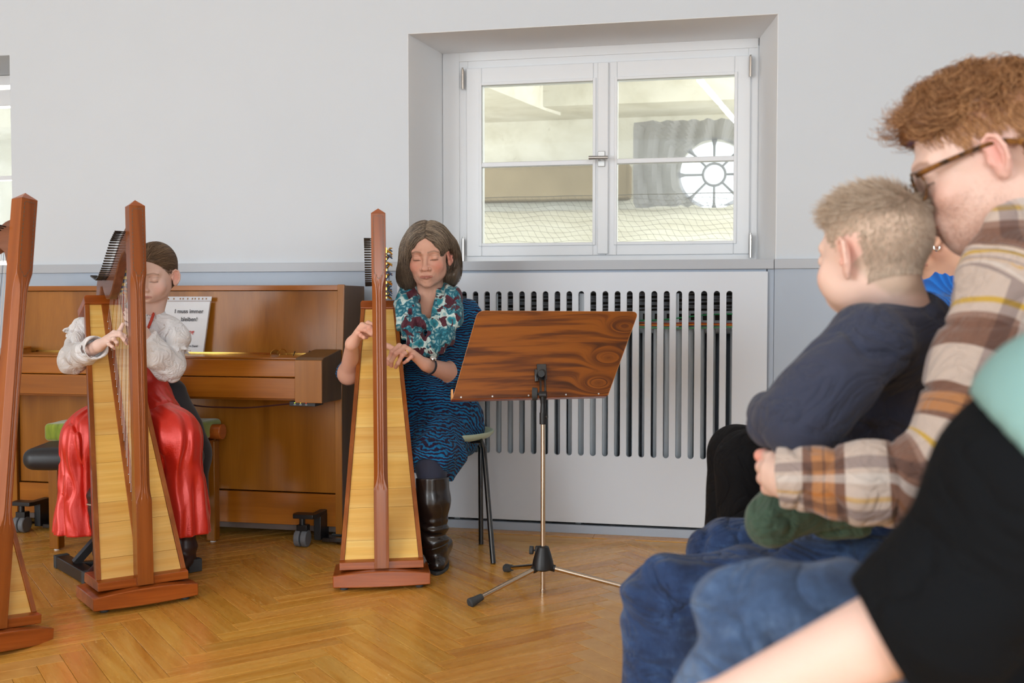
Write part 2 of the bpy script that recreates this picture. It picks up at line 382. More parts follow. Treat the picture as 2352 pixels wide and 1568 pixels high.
# --- main window
def winpt(px, py): return ony(px, py, WIN-.02)
win = bpy.data.objects.new('window_1', None); COL.objects.link(win); win.location = (-.6, WIN, ZS); win['kind'] = 'structure'
def frame_ring(lo, hi, w_, y0, y1):
    b = MB(); wl, wr, wb2, wt = w_ if hasattr(w_, '__len__') else (w_,)*4
    b.box((lo[0], y0, lo[1]), (lo[0]+wl, y1, hi[1])); b.box((hi[0]-wr, y0, lo[1]), (hi[0], y1, hi[1]))
    b.box((lo[0]+wl, y0, lo[1]), (hi[0]-wr, y1, lo[1]+wb2)); b.box((lo[0]+wl, y0, hi[1]-wt), (hi[0]-wr, y1, hi[1])); return b
fx0, fx1 = -1.338, .116; fz0, fz1 = ZS, 2.165
ix0 = winpt(1057, 400)[0]; ix1 = winpt(1738, 400)[0]; iz1 = winpt(1400, 127)[2]
obj('window_frame', frame_ring((fx0, fz0), (fx1, fz1), (ix0-fx0, fx1-ix1, .045, fz1-iz1), WIN-.035, WIN+.06), M['frame'], win, world=True, bevel=.002, smooth=0)
obj('window_rebate', frame_ring((ix0-.01, fz0), (ix1+.01, iz1+.01), (.05, .05, .03, .05), WIN-.028, WIN+.05), M['frame'], win, world=True, bevel=.002, smooth=0)
sash_x = [winpt(1074, 400)[0], winpt(1393, 400)[0], winpt(1722, 400)[0]]
gz0 = winpt(1236, 559)[2]; gz1 = winpt(1236, 193)[2]; sz0 = winpt(1236, 588)[2]; sz1 = winpt(1236, 152)[2]
def glass():
    t = NT('window_glass'); g = t.n('BsdfGlossy'); g.inputs['Roughness'].default_value = 0.0; tr = t.n('BsdfTransparent'); tr.inputs[0].default_value = (.96, .98, .97, 1)
    f = t.n('Fresnel'); f.inputs[0].default_value = 1.5; mx = t.n('MixShader'); t.l(f.outputs[0], mx.inputs[0]); t.l(tr.outputs[0], mx.inputs[1]); t.l(g.outputs[0], mx.inputs[2])
    t.l(mx.outputs[0], t.t.nodes['Material Output'].inputs[0]); return t.m
M['glass'] = glass()
for (a, b_, g0, g1) in ((sash_x[0], sash_x[1], winpt(1109, 400)[0], winpt(1364, 400)[0]), (sash_x[1]+.001, sash_x[2], winpt(1418, 400)[0], winpt(1686, 400)[0])):
    s_ = obj('sash', frame_ring((a, sz0), (b_, sz1), (g0-a, b_-g1, gz0-sz0, sz1-gz1), WIN-.045, WIN+.02), M['frame'], win, world=True, bevel=.004, smooth=0)
    gz = MB()
    for (zz0, zz1) in ((gz0, gz1),):
        gz = frame_ring((g0-.012, zz0-.012), (g1+.012, zz1+.012), .014, WIN-.052, WIN-.044)
    obj('glazing_bead', gz, M['frame'], s_, world=True, bevel=.002, smooth=0)
    zc = winpt(1236, 377)[2]
    obj('glazing_bar', MB().box((g0-.004, WIN-.048, zc-.011), (g1+.004, WIN-.01, zc+.011)), M['frame'], s_, world=True, bevel=.003, smooth=0)
    obj('pane', MB().box((g0-.005, WIN-.03, gz0-.005), (g1+.005, WIN-.026, gz1+.005)), M['glass'], s_, world=True, smooth=0)
obj('meeting_stile', MB().box((winpt(1375, 400)[0], WIN-.062, sz0+.006), (winpt(1399, 400)[0], WIN-.04, sz1-.005)), M['frame'], win, world=True, bevel=.003, smooth=0)
hp = winpt(1384, 368)
h_ = obj('handle', MB().box((hp[0]-.016, WIN-.07, hp[2]-.035), (hp[0]+.016, WIN-.06, hp[2]+.035)), M['steel'], win, world=True, bevel=.002, smooth=0)
obj('lever', MB().tube([(hp[0]+.004, WIN-.065, hp[2]), (hp[0]+.004, WIN-.11, hp[2])], .008, 12).tube([(hp[0]+.035, WIN-.11, hp[2]), (hp[0]-.052, WIN-.11, hp[2]+.001)], .0085, 12), M['steel'], h_, world=True)
for (px, pa, pb) in ((1067, 163, 208), (1724, 134, 180), (1068, 549, 600), (1724, 540, 592)):
    A = winpt(px, pa); B = winpt(px, pb)
    obj('hinge', MB().tube([(A[0], WIN-.055, A[2]), (A[0], WIN-.055, B[2])], .0075, 10).tube([(A[0], WIN-.055, A[2]+.003), (A[0], WIN-.055, A[2]+.008)], .005, 8).box((A[0]-.006, WIN-.055, min(A[2], B[2])+.005), (A[0]+.006, WIN-.035, max(A[2], B[2])-.005)), M['chrome'], win, world=True)
# left window, mostly outside the frame
w2 = bpy.data.objects.new('window_2', None); COL.objects.link(w2); w2.location = (-4.1, WIN, ZS); w2['kind'] = 'structure'
obj('window_frame', frame_ring((-4.9, ZS), (X2-.045, 2.165), (.06, .06, .012, .05), WIN-.035, WIN+.06), M['frame'], w2, world=True, bevel=.002, smooth=0)
for (a, b_) in ((-4.83, -4.15), (-4.149, -3.475)):
    s_ = obj('sash', frame_ring((a, sz0), (b_, sz1), (.07, .07, gz0-sz0, sz1-gz1), WIN-.045, WIN+.02), M['frame'], w2, world=True, bevel=.004, smooth=0)
    obj('glazing_bar', MB().box((a+.06, WIN-.048, zc-.011), (b_-.06, WIN-.01, zc+.011)), M['frame'], s_, world=True, smooth=0)
    obj('pane', MB().box((a+.06, WIN-.03, gz0-.005), (b_-.06, WIN-.026, gz1+.005)), M['glass'], s_, world=True, smooth=0)
# --- the plastered attic space outside the window
def plaster():
    t = NT('old_cream_plaster'); n = t.noise(t.coords('Object'), 2.2, 6, .65, .4).outputs[0]
    c = t.ramp(n, [(.3, (204, 200, 186)), (.5, (222, 219, 208)), (.7, (232, 230, 222))])
    st = t.ramp(t.noise(t.coords('Object', (1, 1, .7)), 5.5, 8, .75, 1.0).outputs[0], [(.62, (255, 255, 255)), (.75, (150, 132, 100))])
    c = t.mix(.7, c, st, 'MULTIPLY'); t.l(c, t.b.inputs['Base Color']); t.bump(n, .5, .02); return t.set(rough=.95).m
M['plaster'] = plaster()
M['plaster_dk'] = plain('shaded_plaster', (150, 136, 112), .95, noise=.25, nscale=4, bump=.5)  # darker brown plaster, carries the shade of the attic recess
YF = 7.6
def pf(px, py, Y=YF): return ony(px, py, Y)
att = bpy.data.objects.new('trim_10', None); COL.objects.link(att); att.location = (-.5, YF, 0); att['kind'] = 'structure'
rc = pf(1640, 397); rr_ = pf(1725, 397)[0]-rc[0]
# far wall with a round opening: ring of quads from circle to rectangle
fw = MB(); N = 48; x0, x1 = -6.5, 3.5; z0, z1 = 1.0, 6.0
def sq(a):
    c_, s__ = math.cos(a), math.sin(a); m = max(abs(c_), abs(s__)); return (rc[0]+c_/m*.62, rc[2]+s__/m*.62)
for i in range(N):
    a, b_ = 2*PI*i/N, 2*PI*(i+1)/N
    q = [(rc[0]+rr_*math.cos(a), rc[2]+rr_*math.sin(a)), (rc[0]+rr_*math.cos(b_), rc[2]+rr_*math.sin(b_)), sq(b_), sq(a)]
    fw.add([(p[0], YF, p[1]) for p in q], [(0, 1, 2, 3)]); fw.add([(q[0][0], YF, q[0][1]), (q[1][0], YF, q[1][1]), (q[1][0], YF+.25, q[1][1]), (q[0][0], YF+.25, q[0][1])], [(0, 1, 2, 3)])
L_, R_, B_, T_ = rc[0]-.62, rc[0]+.62, rc[2]-.62, rc[2]+.62
for (a, b_, c_, d_) in ((x0, L_, z0, z1), (R_, x1, z0, z1), (L_, R_, z0, B_), (L_, R_, T_, z1)): fw.add([(a, YF, c_), (b_, YF, c_), (b_, YF, d_), (a, YF, d_)], [(0, 1, 2, 3)])
obj('far_wall', fw, M['plaster'], att, world=True, smooth=0)
tr_ = MB(); r1 = rr_*.31
for i in range(24):
    a, b_ = 2*PI*i/24, 2*PI*(i+1)/24; tr_.tube([(rc[0]+r1*math.cos(a), YF+.1, rc[2]+r1*math.sin(a)), (rc[0]+r1*math.cos(b_), YF+.1, rc[2]+r1*math.sin(b_))], .0105, 6)
for k in range(8):
    a = PI/2+k*PI/4; c1, s1 = math.cos(a), math.sin(a); tr_.tube([(rc[0]+r1*c1, YF+.1, rc[2]+r1*s1), (rc[0]+rr_*.8*c1, YF+.1, rc[2]+rr_*.8*s1), (rc[0]+rr_*1.02*c1, YF+.1, rc[2]+rr_*1.02*s1)], [.009, .010, .026], 6)
obj('tracery', tr_, plain('grey_tracery', (150, 152, 158), .8), att, world=True)
# ceiling box beams and side wall
Pa, Pb, Pc = pf(1270, 235, 6.9), pf(1125, 205, 5.6), pf(1130, 290, 6.2)
bm = MB()
zb1 = pf(1500, 207)[2]; zb2 = pf(1500, 268)[2]; zdk = pf(1240, 385)[2]; zdb = pf(1240, 465)[2]
bm.box((-6, YF-.55, zb2), (3.4, YF, zb2+.9))                       # long horizontal beam along the far wall
bm.box((-6, 5.2, zb1+.18), (3.4, YF, zb1+.3))
obj('ceiling_beam', bm, M['plaster'], att, world=True, smooth=0)
xd = pf(1268, 235, 7.05)[0]
dg = MB().prism([(xd-.05, 7.1), (xd+.02, 7.3), (xd-1.9, 7.3), (xd-1.9, 5.2), (-1.75, 5.1)], zb2-.02, zb1+.3, 'XY'); obj('side_beam', dg, M['plaster'], att, world=True, smooth=0)
# brown board painting the shade of the recess, and the parapet under it
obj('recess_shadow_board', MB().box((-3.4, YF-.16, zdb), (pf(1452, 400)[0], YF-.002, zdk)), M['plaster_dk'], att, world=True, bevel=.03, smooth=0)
pr_ = MB(); z7 = pf(1400, 466, 7.0)[2]
pr_.add([(-5, 5.15, 1.12), (3.2, 5.15, 1.12), (3.2, 7.5, z7), (-5, 7.5, z7), (-5, 5.15, .9), (3.2, 5.15, .9), (3.2, 7.6, .9), (-5, 7.6, .9)], [(0, 1, 2, 3), (0, 1, 5, 4), (1, 2, 6, 5), (2, 3, 7, 6), (3, 0, 4, 7), (4, 5, 6, 7)])
obj('sloping_vault', pr_, M['plaster'], att, world=True, smooth=0)
# grey gauze in front of the round window
gz_ = MB(); A = pf(1455, 280, 7.3); B = pf(1745, 470, 7.3); C0 = pf(1640, 397, 7.3); rg_ = rr_*.92*7.3/YF; na, nr_ = 96, 10
def gpt(i, t_):
    a = 2*PI*i/na; c_, s__ = math.cos(a), math.sin(a)
    k = min((B[0]-C0[0])/c_ if c_ > 1e-6 else 9, (A[0]-C0[0])/c_ if c_ < -1e-6 else 9, (A[2]-C0[2])/s__ if s__ > 1e-6 else 9, (B[2]-C0[2])/s__ if s__ < -1e-6 else 9)
    r = rg_+(max(k, rg_)-rg_)*t_; x, z = C0[0]+r*c_, C0[2]+r*s__
    return (x, 7.3+.018*math.sin(x*52+2*math.sin(z*7)), z+.007*math.sin(x*70)*t_)
for i in range(na):
    for j in range(nr_): gz_.add([gpt(i, j/nr_), gpt(i+1, j/nr_), gpt(i+1, (j+1)/nr_), gpt(i, (j+1)/nr_)], [(0, 1, 2, 3)])
t = NT('grey_gauze'); tt = t.n('BsdfTransparent'); mx = t.n('MixShader'); mx.inputs[0].default_value = .72
t.b.inputs['Base Color'].default_value = lin((122, 122, 128)); t.set(rough=.95); t.l(t.b.outputs[0], mx.inputs[2]); t.l(tt.outputs[0], mx.inputs[1]); t.l(mx.outputs[0], t.t.nodes['Material Output'].inputs[0])
gauze = obj('dust_gauze', gz_, t.m); tag(gauze, 'grey dusty gauze sheet hung before the round window outside', 'gauze')
# bird net: knotted mesh along the lower part
net = MB(); Yn = 5.35
def npnt(px, py): return ony(px, py, Yn)
t0, t1 = npnt(1060, 455), npnt(1800, 462)
cols, rows = 44, 9
def nf(i, j):
    u = i/cols; x = t0[0]+(t1[0]-t0[0])*u; z = t0[2]-.0-j*.026-.006*math.sin(u*30+j)*(j > 0)
    return (x+.018*j+.004*math.sin(j*3+i), Yn+.01*math.sin(i*.7+j), z)
for i in range(cols+1):
    net.tube([nf(i, j) for j in range(rows+1)], .0007, 3)
for j in range(rows+1):
    net.tube([nf(i, j) for i in range(cols+1)], .0018 if j == 0 else .0007, 3)
no = obj('bird_net', net, plain('net_twine', (110, 104, 92), .9)); tag(no, 'thin bird net stretched outside the lower window panes', 'net')
# --- ceiling lamps (two bars of them mirror in the window panes)
tube_m = NT('lamp_diffuser'); tube_m.b.inputs['Base Color'].default_value = (.9, .9, .9, 1); tube_m.b.inputs['Emission Color'].default_value = (.98, .99, 1, 1); tube_m.b.inputs['Emission Strength'].default_value = 40.0
for (x, y, lab_) in ((-.22, -1.95, 'long lit ceiling lamp mirrored as the upper white bar in the right pane'), (-.01, -3.43, 'lit ceiling lamp mirrored as the short lower white bar in the right pane')):
    lt = thing('ceiling_lamp', lab_, 'lamp', (x, y, 3.3), 'ceiling lamps mirrored in the panes', math.radians(8.1))
    obj('housing', MB().box((-.045, -.70, -.05), (.045, .70, 0)), M['frame'], lt, bevel=.004); obj('diffuser', MB().box((-.032, -.69, -.062), (.032, .69, -.05)), tube_m.m, lt, bevel=.002)
# ================================================================ HARPS
def harp(name_label, x, y, yaw, tilt, roll, hard='harp', levers=True):
    t = thing('harp', name_label, 'harp', (x, y, 0))
    t.rotation_euler = (Matrix.Rotation(yaw, 4, 'Z') @ Matrix.Rotation(roll, 4, 'X') @ Matrix.Rotation(tilt, 4, 'Y')).to_euler()
    W = M[hard]; HT = 1.333; w = .0255; D = .052
    # pillar: lofted section, square blocks at both ends and a fluted shaft between
    def sec(z, k):                                     # k = 0 block, 1 shaft
        ww = w*(1-.06*k); f = ww-(.0125)*k-.001; c_ = .001+.017*k; g = .0026*k
        half_ = [(c_, ww), (0+.001*(1-k), f), (0, f*.62), (g, f*.55), (g, f*.40), (0, f*.33), (g*.6, f*.12)]
        pts = [(D, ww)]+half_+[(p[0], -p[1]) for p in half_[::-1]]+[(D, -ww)]
        return [(p[0], p[1], z) for p in pts]
    zz = [(.07, 0), (.335, 0), (.345, .05), (.362, .5), (.38, .85), (.40, .98), (.43, 1), (.7, 1), (1.0, 1), (1.035, .96), (1.055, .8), (1.075, .45), (1.09, .08), (1.1, 0), (1.312, 0)]
    P = MB().loft([sec(a, b) for a, b in zz]); pil = obj('pillar', P, W, t, bevel=.0008, smooth=25)
    cap = MB(); cap.add([(0, -w, 1.312), (D, -w, 1.312), (D, w, 1.312), (0, w, 1.312), (D/2, 0, HT)], [(0, 1, 4), (1, 2, 4), (2, 3, 4), (3, 0, 4), (3, 2, 1, 0)])
    obj('pillar_cap', cap, M['harp_y'], t, smooth=0)
    inl = MB()                                         # dashed inlay line on the top block
    def dash(a, b, n):
        for i in range(n):
            u0, u1 = (i+.1)/n, (i+.75)/n
            p0 = (a[0]+(b[0]-a[0])*u0, a[1]+(b[1]-a[1])*u0); p1 = (a[0]+(b[0]-a[0])*u1, a[1]+(b[1]-a[1])*u1)
            dx, dz = p1[0]-p0[0], p1[1]-p0[1]; L = math.hypot(dx, dz); nx, nz = -dz/L*.0008, dx/L*.0008
            inl.add([(-.0006, p0[0]-nx, p0[1]-nz), (-.0006, p1[0]-nx, p1[1]-nz), (-.0006, p1[0]+nx, p1[1]+nz), (-.0006, p0[0]+nx, p0[1]+nz),
                     (.0006, p0[0]-nx, p0[1]-nz), (.0006, p1[0]-nx, p1[1]-nz), (.0006, p1[0]+nx, p1[1]+nz), (.0006, p0[0]+nx, p0[1]+nz)], [(0, 1, 2, 3), (0, 4, 5, 1), (2, 6, 7, 3), (1, 5, 6, 2), (0, 3, 7, 4)])
    iw = .0165
    dash((-iw, 1.3), (-iw, 1.105), 16); dash((iw, 1.3), (iw, 1.105), 16); dash((-iw, 1.302), (iw, 1.302), 4); dash((-iw, 1.105), (0, 1.078), 3); dash((iw, 1.105), (0, 1.078), 3)
    il = obj('inlay', inl, inlay_m, pil, smooth=0)
    # sound box: tapered case behind the board
    S0, S1 = np.array([.048, .095]), np.array([.446, 1.005])       # board centre line (x, z) bottom / top
    wd0, wd1 = .143, .0685
    ax = (S1-S0)/np.linalg.norm(S1-S0); nn = np.array([ax[1], -ax[0]])  # pointing back, towards the player
    def sp(u, v, d): p = S0+(S1-S0)*u+nn*d; return (p[0], v, p[1])
    def wdt(u): return wd0+(wd1-wd0)*u
    case = MB(); rings = []
    for u in [i/10 for i in range(11)]:
        h = wdt(u); dp = .17-.07*u
        rings.append([sp(u, h, .004), sp(u, h, .02), sp(u, h*.93, dp*.5), sp(u, h*.72, dp*.85), sp(u, h*.35, dp), sp(u, -h*.35, dp), sp(u, -h*.72, dp*.85), sp(u, -h*.93, dp*.5), sp(u, -h, .02), sp(u, -h, .004)])
    case.loft(rings); obj('sound_box', case, W, t, smooth=35)
    for s in (1, -1):
        e = MB()
        for (u0, u1) in [(i/8, (i+1)/8) for i in range(8)]:
            pass
        e.loft([[sp(u, s*(wdt(u)+.002), -.006), sp(u, s*(wdt(u)+.002), .012), sp(u, s*(wdt(u)-.013), .012), sp(u, s*(wdt(u)-.013), -.006)] for u in (0, .25, .5, .75, 1)])
        obj('edge_strip', e, M['harp'], t, bevel=.001, smooth=0)
    cuts = [0, .07, .19, .26, .40, .5, .62, .70, .82, .91, 1.0]
    for i in range(len(cuts)-1):
        u0, u1 = cuts[i]+.0004, cuts[i+1]-.0004; b = MB()
        b.loft([[sp(u, wdt(u)-.014, -.001+.0), sp(u, wdt(u)-.014, .004), sp(u, -wdt(u)+.014, .004), sp(u, -wdt(u)+.014, -.001)] for u in (u0, u1)])
        o = obj('sound_board_plank', b, M['spruce'], t, smooth=0)
    rib = MB().loft([[sp(u, .014-.002*u, -.005), sp(u, .014, 0), sp(u, -.014, 0), sp(u, -.014+.002*u, -.005)] for u in (.0, 1.)]); obj('string_rib', rib, M['harp'], t, bevel=.001, smooth=0)
    topb = MB().prism([(-.072, 0), (.072, 0), (.072, .026), (.066, .034), (-.066, .034), (-.072, .026)], -.012, .105, 'YZ')
    A = Matrix(((nn[0], 0, ax[0], S1[0]), (0, 1, 0, 0), (nn[1], 0, ax[1], S1[1]), (0, 0, 0, 1)))
    topb.v = [tuple(A @ Vector(p)) for p in topb.v]; obj('shoulder_block', topb, M['harp_y'], t, bevel=.002, smooth=0)
    # base: sill and curved foot
    obj('base_sill', MB().prism([(.02, .065), (.21, .065), (.2, .098), (.052, .098), (.02, .092)], -.146, .146, 'XZ'), M['harp_y'], t, bevel=.002, smooth=0)
    b = MB(); n = 14; top, bot = [], []
    for i in range(n+1):
        v = -.168+.336*i/n; u = v/.168; top.append((v, .066-.014*u*u)); bot.append((v, .012))
    poly = top+bot[::-1]
    ring = []
    def front(v): return -.032+.02*(v/.168)**2
    b.add([(front(p[0]), p[0], p[1]) for p in poly]+[(.23, p[0], p[1]) for p in poly], [tuple(range(len(poly))), tuple(range(2*len(poly)-1, len(poly)-1, -1))]+[(i, len(poly)+i, len(poly)+(i+1) % len(poly), (i+1) % len(poly)) for i in range(len(poly))])
    obj('base', b, M['harp_y'], t, bevel=.003, smooth=30)
    for v in (-.13, .13):
        for xx in (.012, .19): obj('foot', MB().lathe([(.011, 0), (.014, .003), (.014, .013)], (xx, v, 0), 12), M['black_rubber'], t)
    # neck: harmonic curve, extruded
    up = [(.03, 1.262), (.09, 1.250), (.15, 1.225), (.21, 1.185), (.27, 1.145), (.32, 1.118), (.36, 1.108), (.40, 1.118), (.44, 1.128), (.475, 1.115), (.5, 1.075), (.51, 1.04), (.505, 1.0)]
    lo = [(.455, 1.0), (.455, 1.04), (.44, 1.068), (.415, 1.068), (.395, 1.045), (.37, 1.022), (.335, 1.02), (.29, 1.045), (.24, 1.09), (.19, 1.135), (.15, 1.16), (.11, 1.17), (.085, 1.155), (.07, 1.12), (.045, 1.1), (.03, 1.1)]
    poly = up+lo; nb = MB().prism(poly, -.016, .016, 'XZ'); obj('neck', nb, M['harp_dark'] if hard == 'harp' else W, t, bevel=.004, smooth=40)
    # tuning pins, strings, levers
    import bisect
    def ycurve(c_, x_):
        xs_ = [p[0] for p in c_]; i = max(1, min(len(c_)-1, bisect.bisect(xs_, x_))); a, b2 = c_[i-1], c_[i]; return a[1]+(b2[1]-a[1])*(x_-a[0])/(b2[0]-a[0])
    lo2 = sorted(lo[1:-1]); NSx = 30
    gutm = string_m
    for i in range(NSx):
        u = i/(NSx-1); xn = .085+.345*u; zu = ycurve(up, xn)-.018; zl = ycurve(lo2, xn)+.012
        r_ = .0008-.0004*u
        su = .05+.88*u**.92; bp = sp(su, -.0, -.0045); so = (xn+.004, -.024, zl)
        col = string_red if i % 7 == 2 else (string_dark if i % 7 == 5 else gutm)
        obj('string', MB().tube([bp, so, (xn+.0, -.021, zu)], r_, 4), col, t)
        obj('tuning_pin', MB().tube([(xn, -.023, zu), (xn, .03, zu)], .0022, 6).tube([(xn, .03, zu), (xn, .052, zu)], [.003, .0035], 6), M['black_metal'], t)
        obj('string_stud', MB().ball((bp[0]-.001, bp[1], bp[2]), .0025, 6), M['chrome'], t)
        if levers and i > 2:
            obj('lever', MB().box((xn-.004, -.03, zl+.006), (xn+.004, -.016, zl+.026)).tube([(xn, -.03, zl+.016), (xn+.004, -.042, zl+.01+.012*(i % 3)), (xn+.006, -.05, zl+.002+.016*(i % 3))], [.0035, .004, .002], 6), M['brass'] if i % 2 else lever_m, t)
    return t
inlay_m = plain('inlay_grey', (96, 88, 74), .5)
string_m = plain('nylon_string', (226, 220, 212), .3); string_red = plain('red_string', (176, 60, 50), .35); string_dark = plain('wound_string', (70, 66, 70), .3)
lever_m = plain('blue_lever', (74, 90, 120), .35)
harp('honey coloured folk harp held upright by the grey-haired woman in the blue dress', -1.1739, 3.4228, 1.9036, .0815, -.0051)
harp('honey coloured folk harp played by the girl in the red dress', -1.8627, 3.0713, 2.3852, .0441, .0029)
harp('reddish folk harp cut off by the left edge of the photo', -2.02, 2.56, math.radians(160), .05, .13, levers=False)
# ================================================================ PIANO
px0, px1 = -3.109, -1.559; PF, PU, PK, PB = 4.06, 4.10, 3.845, 4.33
pi_ = thing('piano', 'brown upright piano with closed lid behind the two players', 'piano', ((px0+px1)/2, 4.15, 0))
def pb(name, lo, hi, mat='piano', bev=.002, parent=pi_, **k): return obj(name, MB().box(lo, hi), M[mat] if isinstance(mat, str) else mat, parent, world=True, bevel=bev, smooth=0, **k)
for s, x in ((0, px0), (1, px1-.03)):
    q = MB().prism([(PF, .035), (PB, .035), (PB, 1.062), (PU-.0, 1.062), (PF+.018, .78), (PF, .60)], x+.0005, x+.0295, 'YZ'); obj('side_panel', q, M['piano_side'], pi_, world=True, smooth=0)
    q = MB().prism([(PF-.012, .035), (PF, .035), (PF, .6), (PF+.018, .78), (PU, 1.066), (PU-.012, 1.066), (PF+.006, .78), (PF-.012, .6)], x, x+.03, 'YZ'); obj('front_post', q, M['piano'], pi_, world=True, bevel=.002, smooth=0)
pb('lid', (px0+.03, PU-.006, 1.042), (px1-.03, PB, 1.064), 'piano_h')
q = MB().prism([(PF+.028, .775), (PB-.05, .775), (PB-.05, 1.04), (PU+.008, 1.04)], px0+.031, px1-.031, 'YZ'); obj('upper_panel', q, M['piano'], pi_, world=True, smooth=0)
pb('key_slip', (px0+.115, PK+.004, .612), (px1-.115, PK+.05, .694), 'piano_h')
pb('fallboard_front', (px0+.115, PK, .697), (px1-.115, PK+.05, .766), 'piano_h', .004)
pb('fallboard', (px0+.115, PK+.012, .7665), (px1-.115, PF+.03, .775), 'piano_h', .002)
pb('key_bed', (px0+.03, PK+.05, .60), (px1-.03, PF+.03, .69), 'piano_h')
pb('hinge', (px0+.12, PF+.012, .7755), (px1-.12, PF+.022, .782), 'brass', 0)
for x in (px0+.0, px1-.115):
    q = MB().prism([(PK-.002, .598), (PF-.01, .594), (PF-.01, .8), (PF-.05, .796), (PK+.018, .776), (PK-.002, .766)], x, x+.115, 'YZ')
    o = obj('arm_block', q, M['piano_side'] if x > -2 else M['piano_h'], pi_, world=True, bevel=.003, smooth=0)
    pb('arm_facing', (x+.001, PK-.006, .598), (x+.114, PK-.001, .766), 'piano', .002)
pb('lower_panel', (px0+.031, PF+.012, .2), (px1-.031, PF+.03, .595))
pb('bottom_rail', (px0+.031, PF+.002, .062), (px1-.031, PF+.022, .196), 'piano_h')
pb('plinth', (px0+.02, PF+.02, .035), (px1-.02, PF+.05, .06), plain('plinth_grey', (96, 84, 78), .5))
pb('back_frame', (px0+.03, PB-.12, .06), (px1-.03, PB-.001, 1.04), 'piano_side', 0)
obj('pedal', MB().box((-2.36, PF-.09, .055), (-2.32, PF+.02, .065)), M['brass'], pi_, world=True, bevel=.003)
for cx in (ony(708, 1225, 3.98)[0], ony(66, 1195, 3.98)[0]):
    cas = MB(); cas.prism([(cx-.045, 3.93), (cx+.04, 3.93), (cx+.05, 3.95), (cx+.05, 4.06), (cx+.02, 4.06), (cx+.02, 3.985), (cx-.045, 3.985), (cx-.055, 3.96)], .118, .135, 'XY')
    cas.box((cx+.02, 3.99, .02), (cx+.05, PF+.02, .12)); cas.tube([(cx-.015, 3.955, .085), (cx-.015, 3.955, .12)], .012, 12); cas.box((cx-.035, 3.94, .06), (cx+.01, 3.975, .09))
    c_ = obj('caster', cas, M['black_plastic'], pi_, world=True, bevel=.002)
    for d in (-.03, -.001):
        obj('wheel', MB().tube([(cx+d-.012, 3.955, .035), (cx+d+.012, 3.955, .035)], .035, 20), plain('caster_rubber', (104, 108, 114), .5) if 'caster_rubber' not in bpy.data.materials else bpy.data.materials['caster_rubber'], c_, world=True, bevel=.004)
    c2 = MB().box((cx+.05, 4.0, .012), (cx+.17, 4.06, .03)); obj('bar', c2, M['black_metal'], c_, world=True, bevel=.002)
obj('foot', MB().box((px1-.05, PF-.01, 0), (px1-.005, PF+.05, .035)), M['black_rubber'], pi_, world=True, bevel=.003)
obj('foot', MB().box((px0+.005, PF-.01, 0), (px0+.05, PF+.05, .035)), M['black_rubber'], pi_, world=True, bevel=.003)
# player unit hung under the key bed
A = ony(668, 912, 3.9); B = ony(711, 918, 3.9)
pu = thing('control_box', 'small black control box with lit green dot under the key bed', 'control box', (A[0], 3.93, .58))
obj('case', MB().box((A[0], 3.885, .580), (B[0]+.03, 3.97, .5985)), M['black_plastic'], pu, world=True, bevel=.001)
for px_, cc in ((677, (190, 240, 60)), (690, (236, 220, 90)), (703, (230, 60, 50))):
    P_ = ony(px_, 913, 3.884); e = NT('led'); e.b.inputs['Base Color'].default_value = lin(cc); e.b.inputs['Emission Color'].default_value = lin(cc); e.b.inputs['Emission Strength'].default_value = 2.
    obj('led', MB().box((P_[0]-.0015, 3.8835, .5915), (P_[0]+.0015, 3.885, .5945)), e.m, pu, world=True, smooth=0)
    for k in range(5): obj('letter', MB().box((P_[0]-.0042+k*.0018, 3.8838, .585), (P_[0]-.003+k*.0018, 3.885, .5873)), M['frame'], pu, world=True, smooth=0)
tag(obj('cable', MB().tube([(A[0]-.55+.55*i/16, 3.9+.01*math.sin(i), .588-.022*math.sin(PI*i/16)) for i in range(17)], .0035, 6), plain('dark_red_cable', (70, 34, 30), .5)), 'thin dark cable sagging under the piano key bed', 'cable')
# reading glasses on the lid
gl = thing('reading_glasses', 'folded open reading glasses lying on the piano lid', 'glasses', (ony(665, 822, 3.98)[0], 3.98, .776))
def gp(px_, py_, Y=3.98): return tuple(ony(px_, py_, Y))
rim = MB()
for (c_, dY) in ((gp(632, 813), 0), (gp(648, 812, 4.03), 0)):
    ring = [(c_[0]+.010*math.cos(2*PI*i/18), c_[1]+.022*math.cos(2*PI*i/18), c_[2]+.019*math.sin(2*PI*i/18)) for i in range(19)]; rim.tube(ring, .0011, 6)
obj('rim', rim, M['brass'], gl, world=True)
lens = MB(); c_ = gp(632, 813); lens.add([(c_[0]+.010*math.cos(2*PI*i/18), c_[1]+.022*math.cos(2*PI*i/18), c_[2]+.019*math.sin(2*PI*i/18)) for i in range(18)], [tuple(range(18))]); obj('lens', lens, M['glass'], gl, world=True)
obj('temple', MB().tube([gp(636, 818), gp(660, 820), gp(672, 821.5)], .0014, 6).tube([gp(672, 821.5), gp(678, 806)], [.0014, .002], 6), M['black_metal'], gl, world=True)
obj('temple', MB().tube([gp(650, 819, 4.02), gp(675, 822, 4.0), gp(698, 824), gp(712, 805)], [.0012, .0013, .0016, .0022], 6), M['black_metal'], gl, world=True)
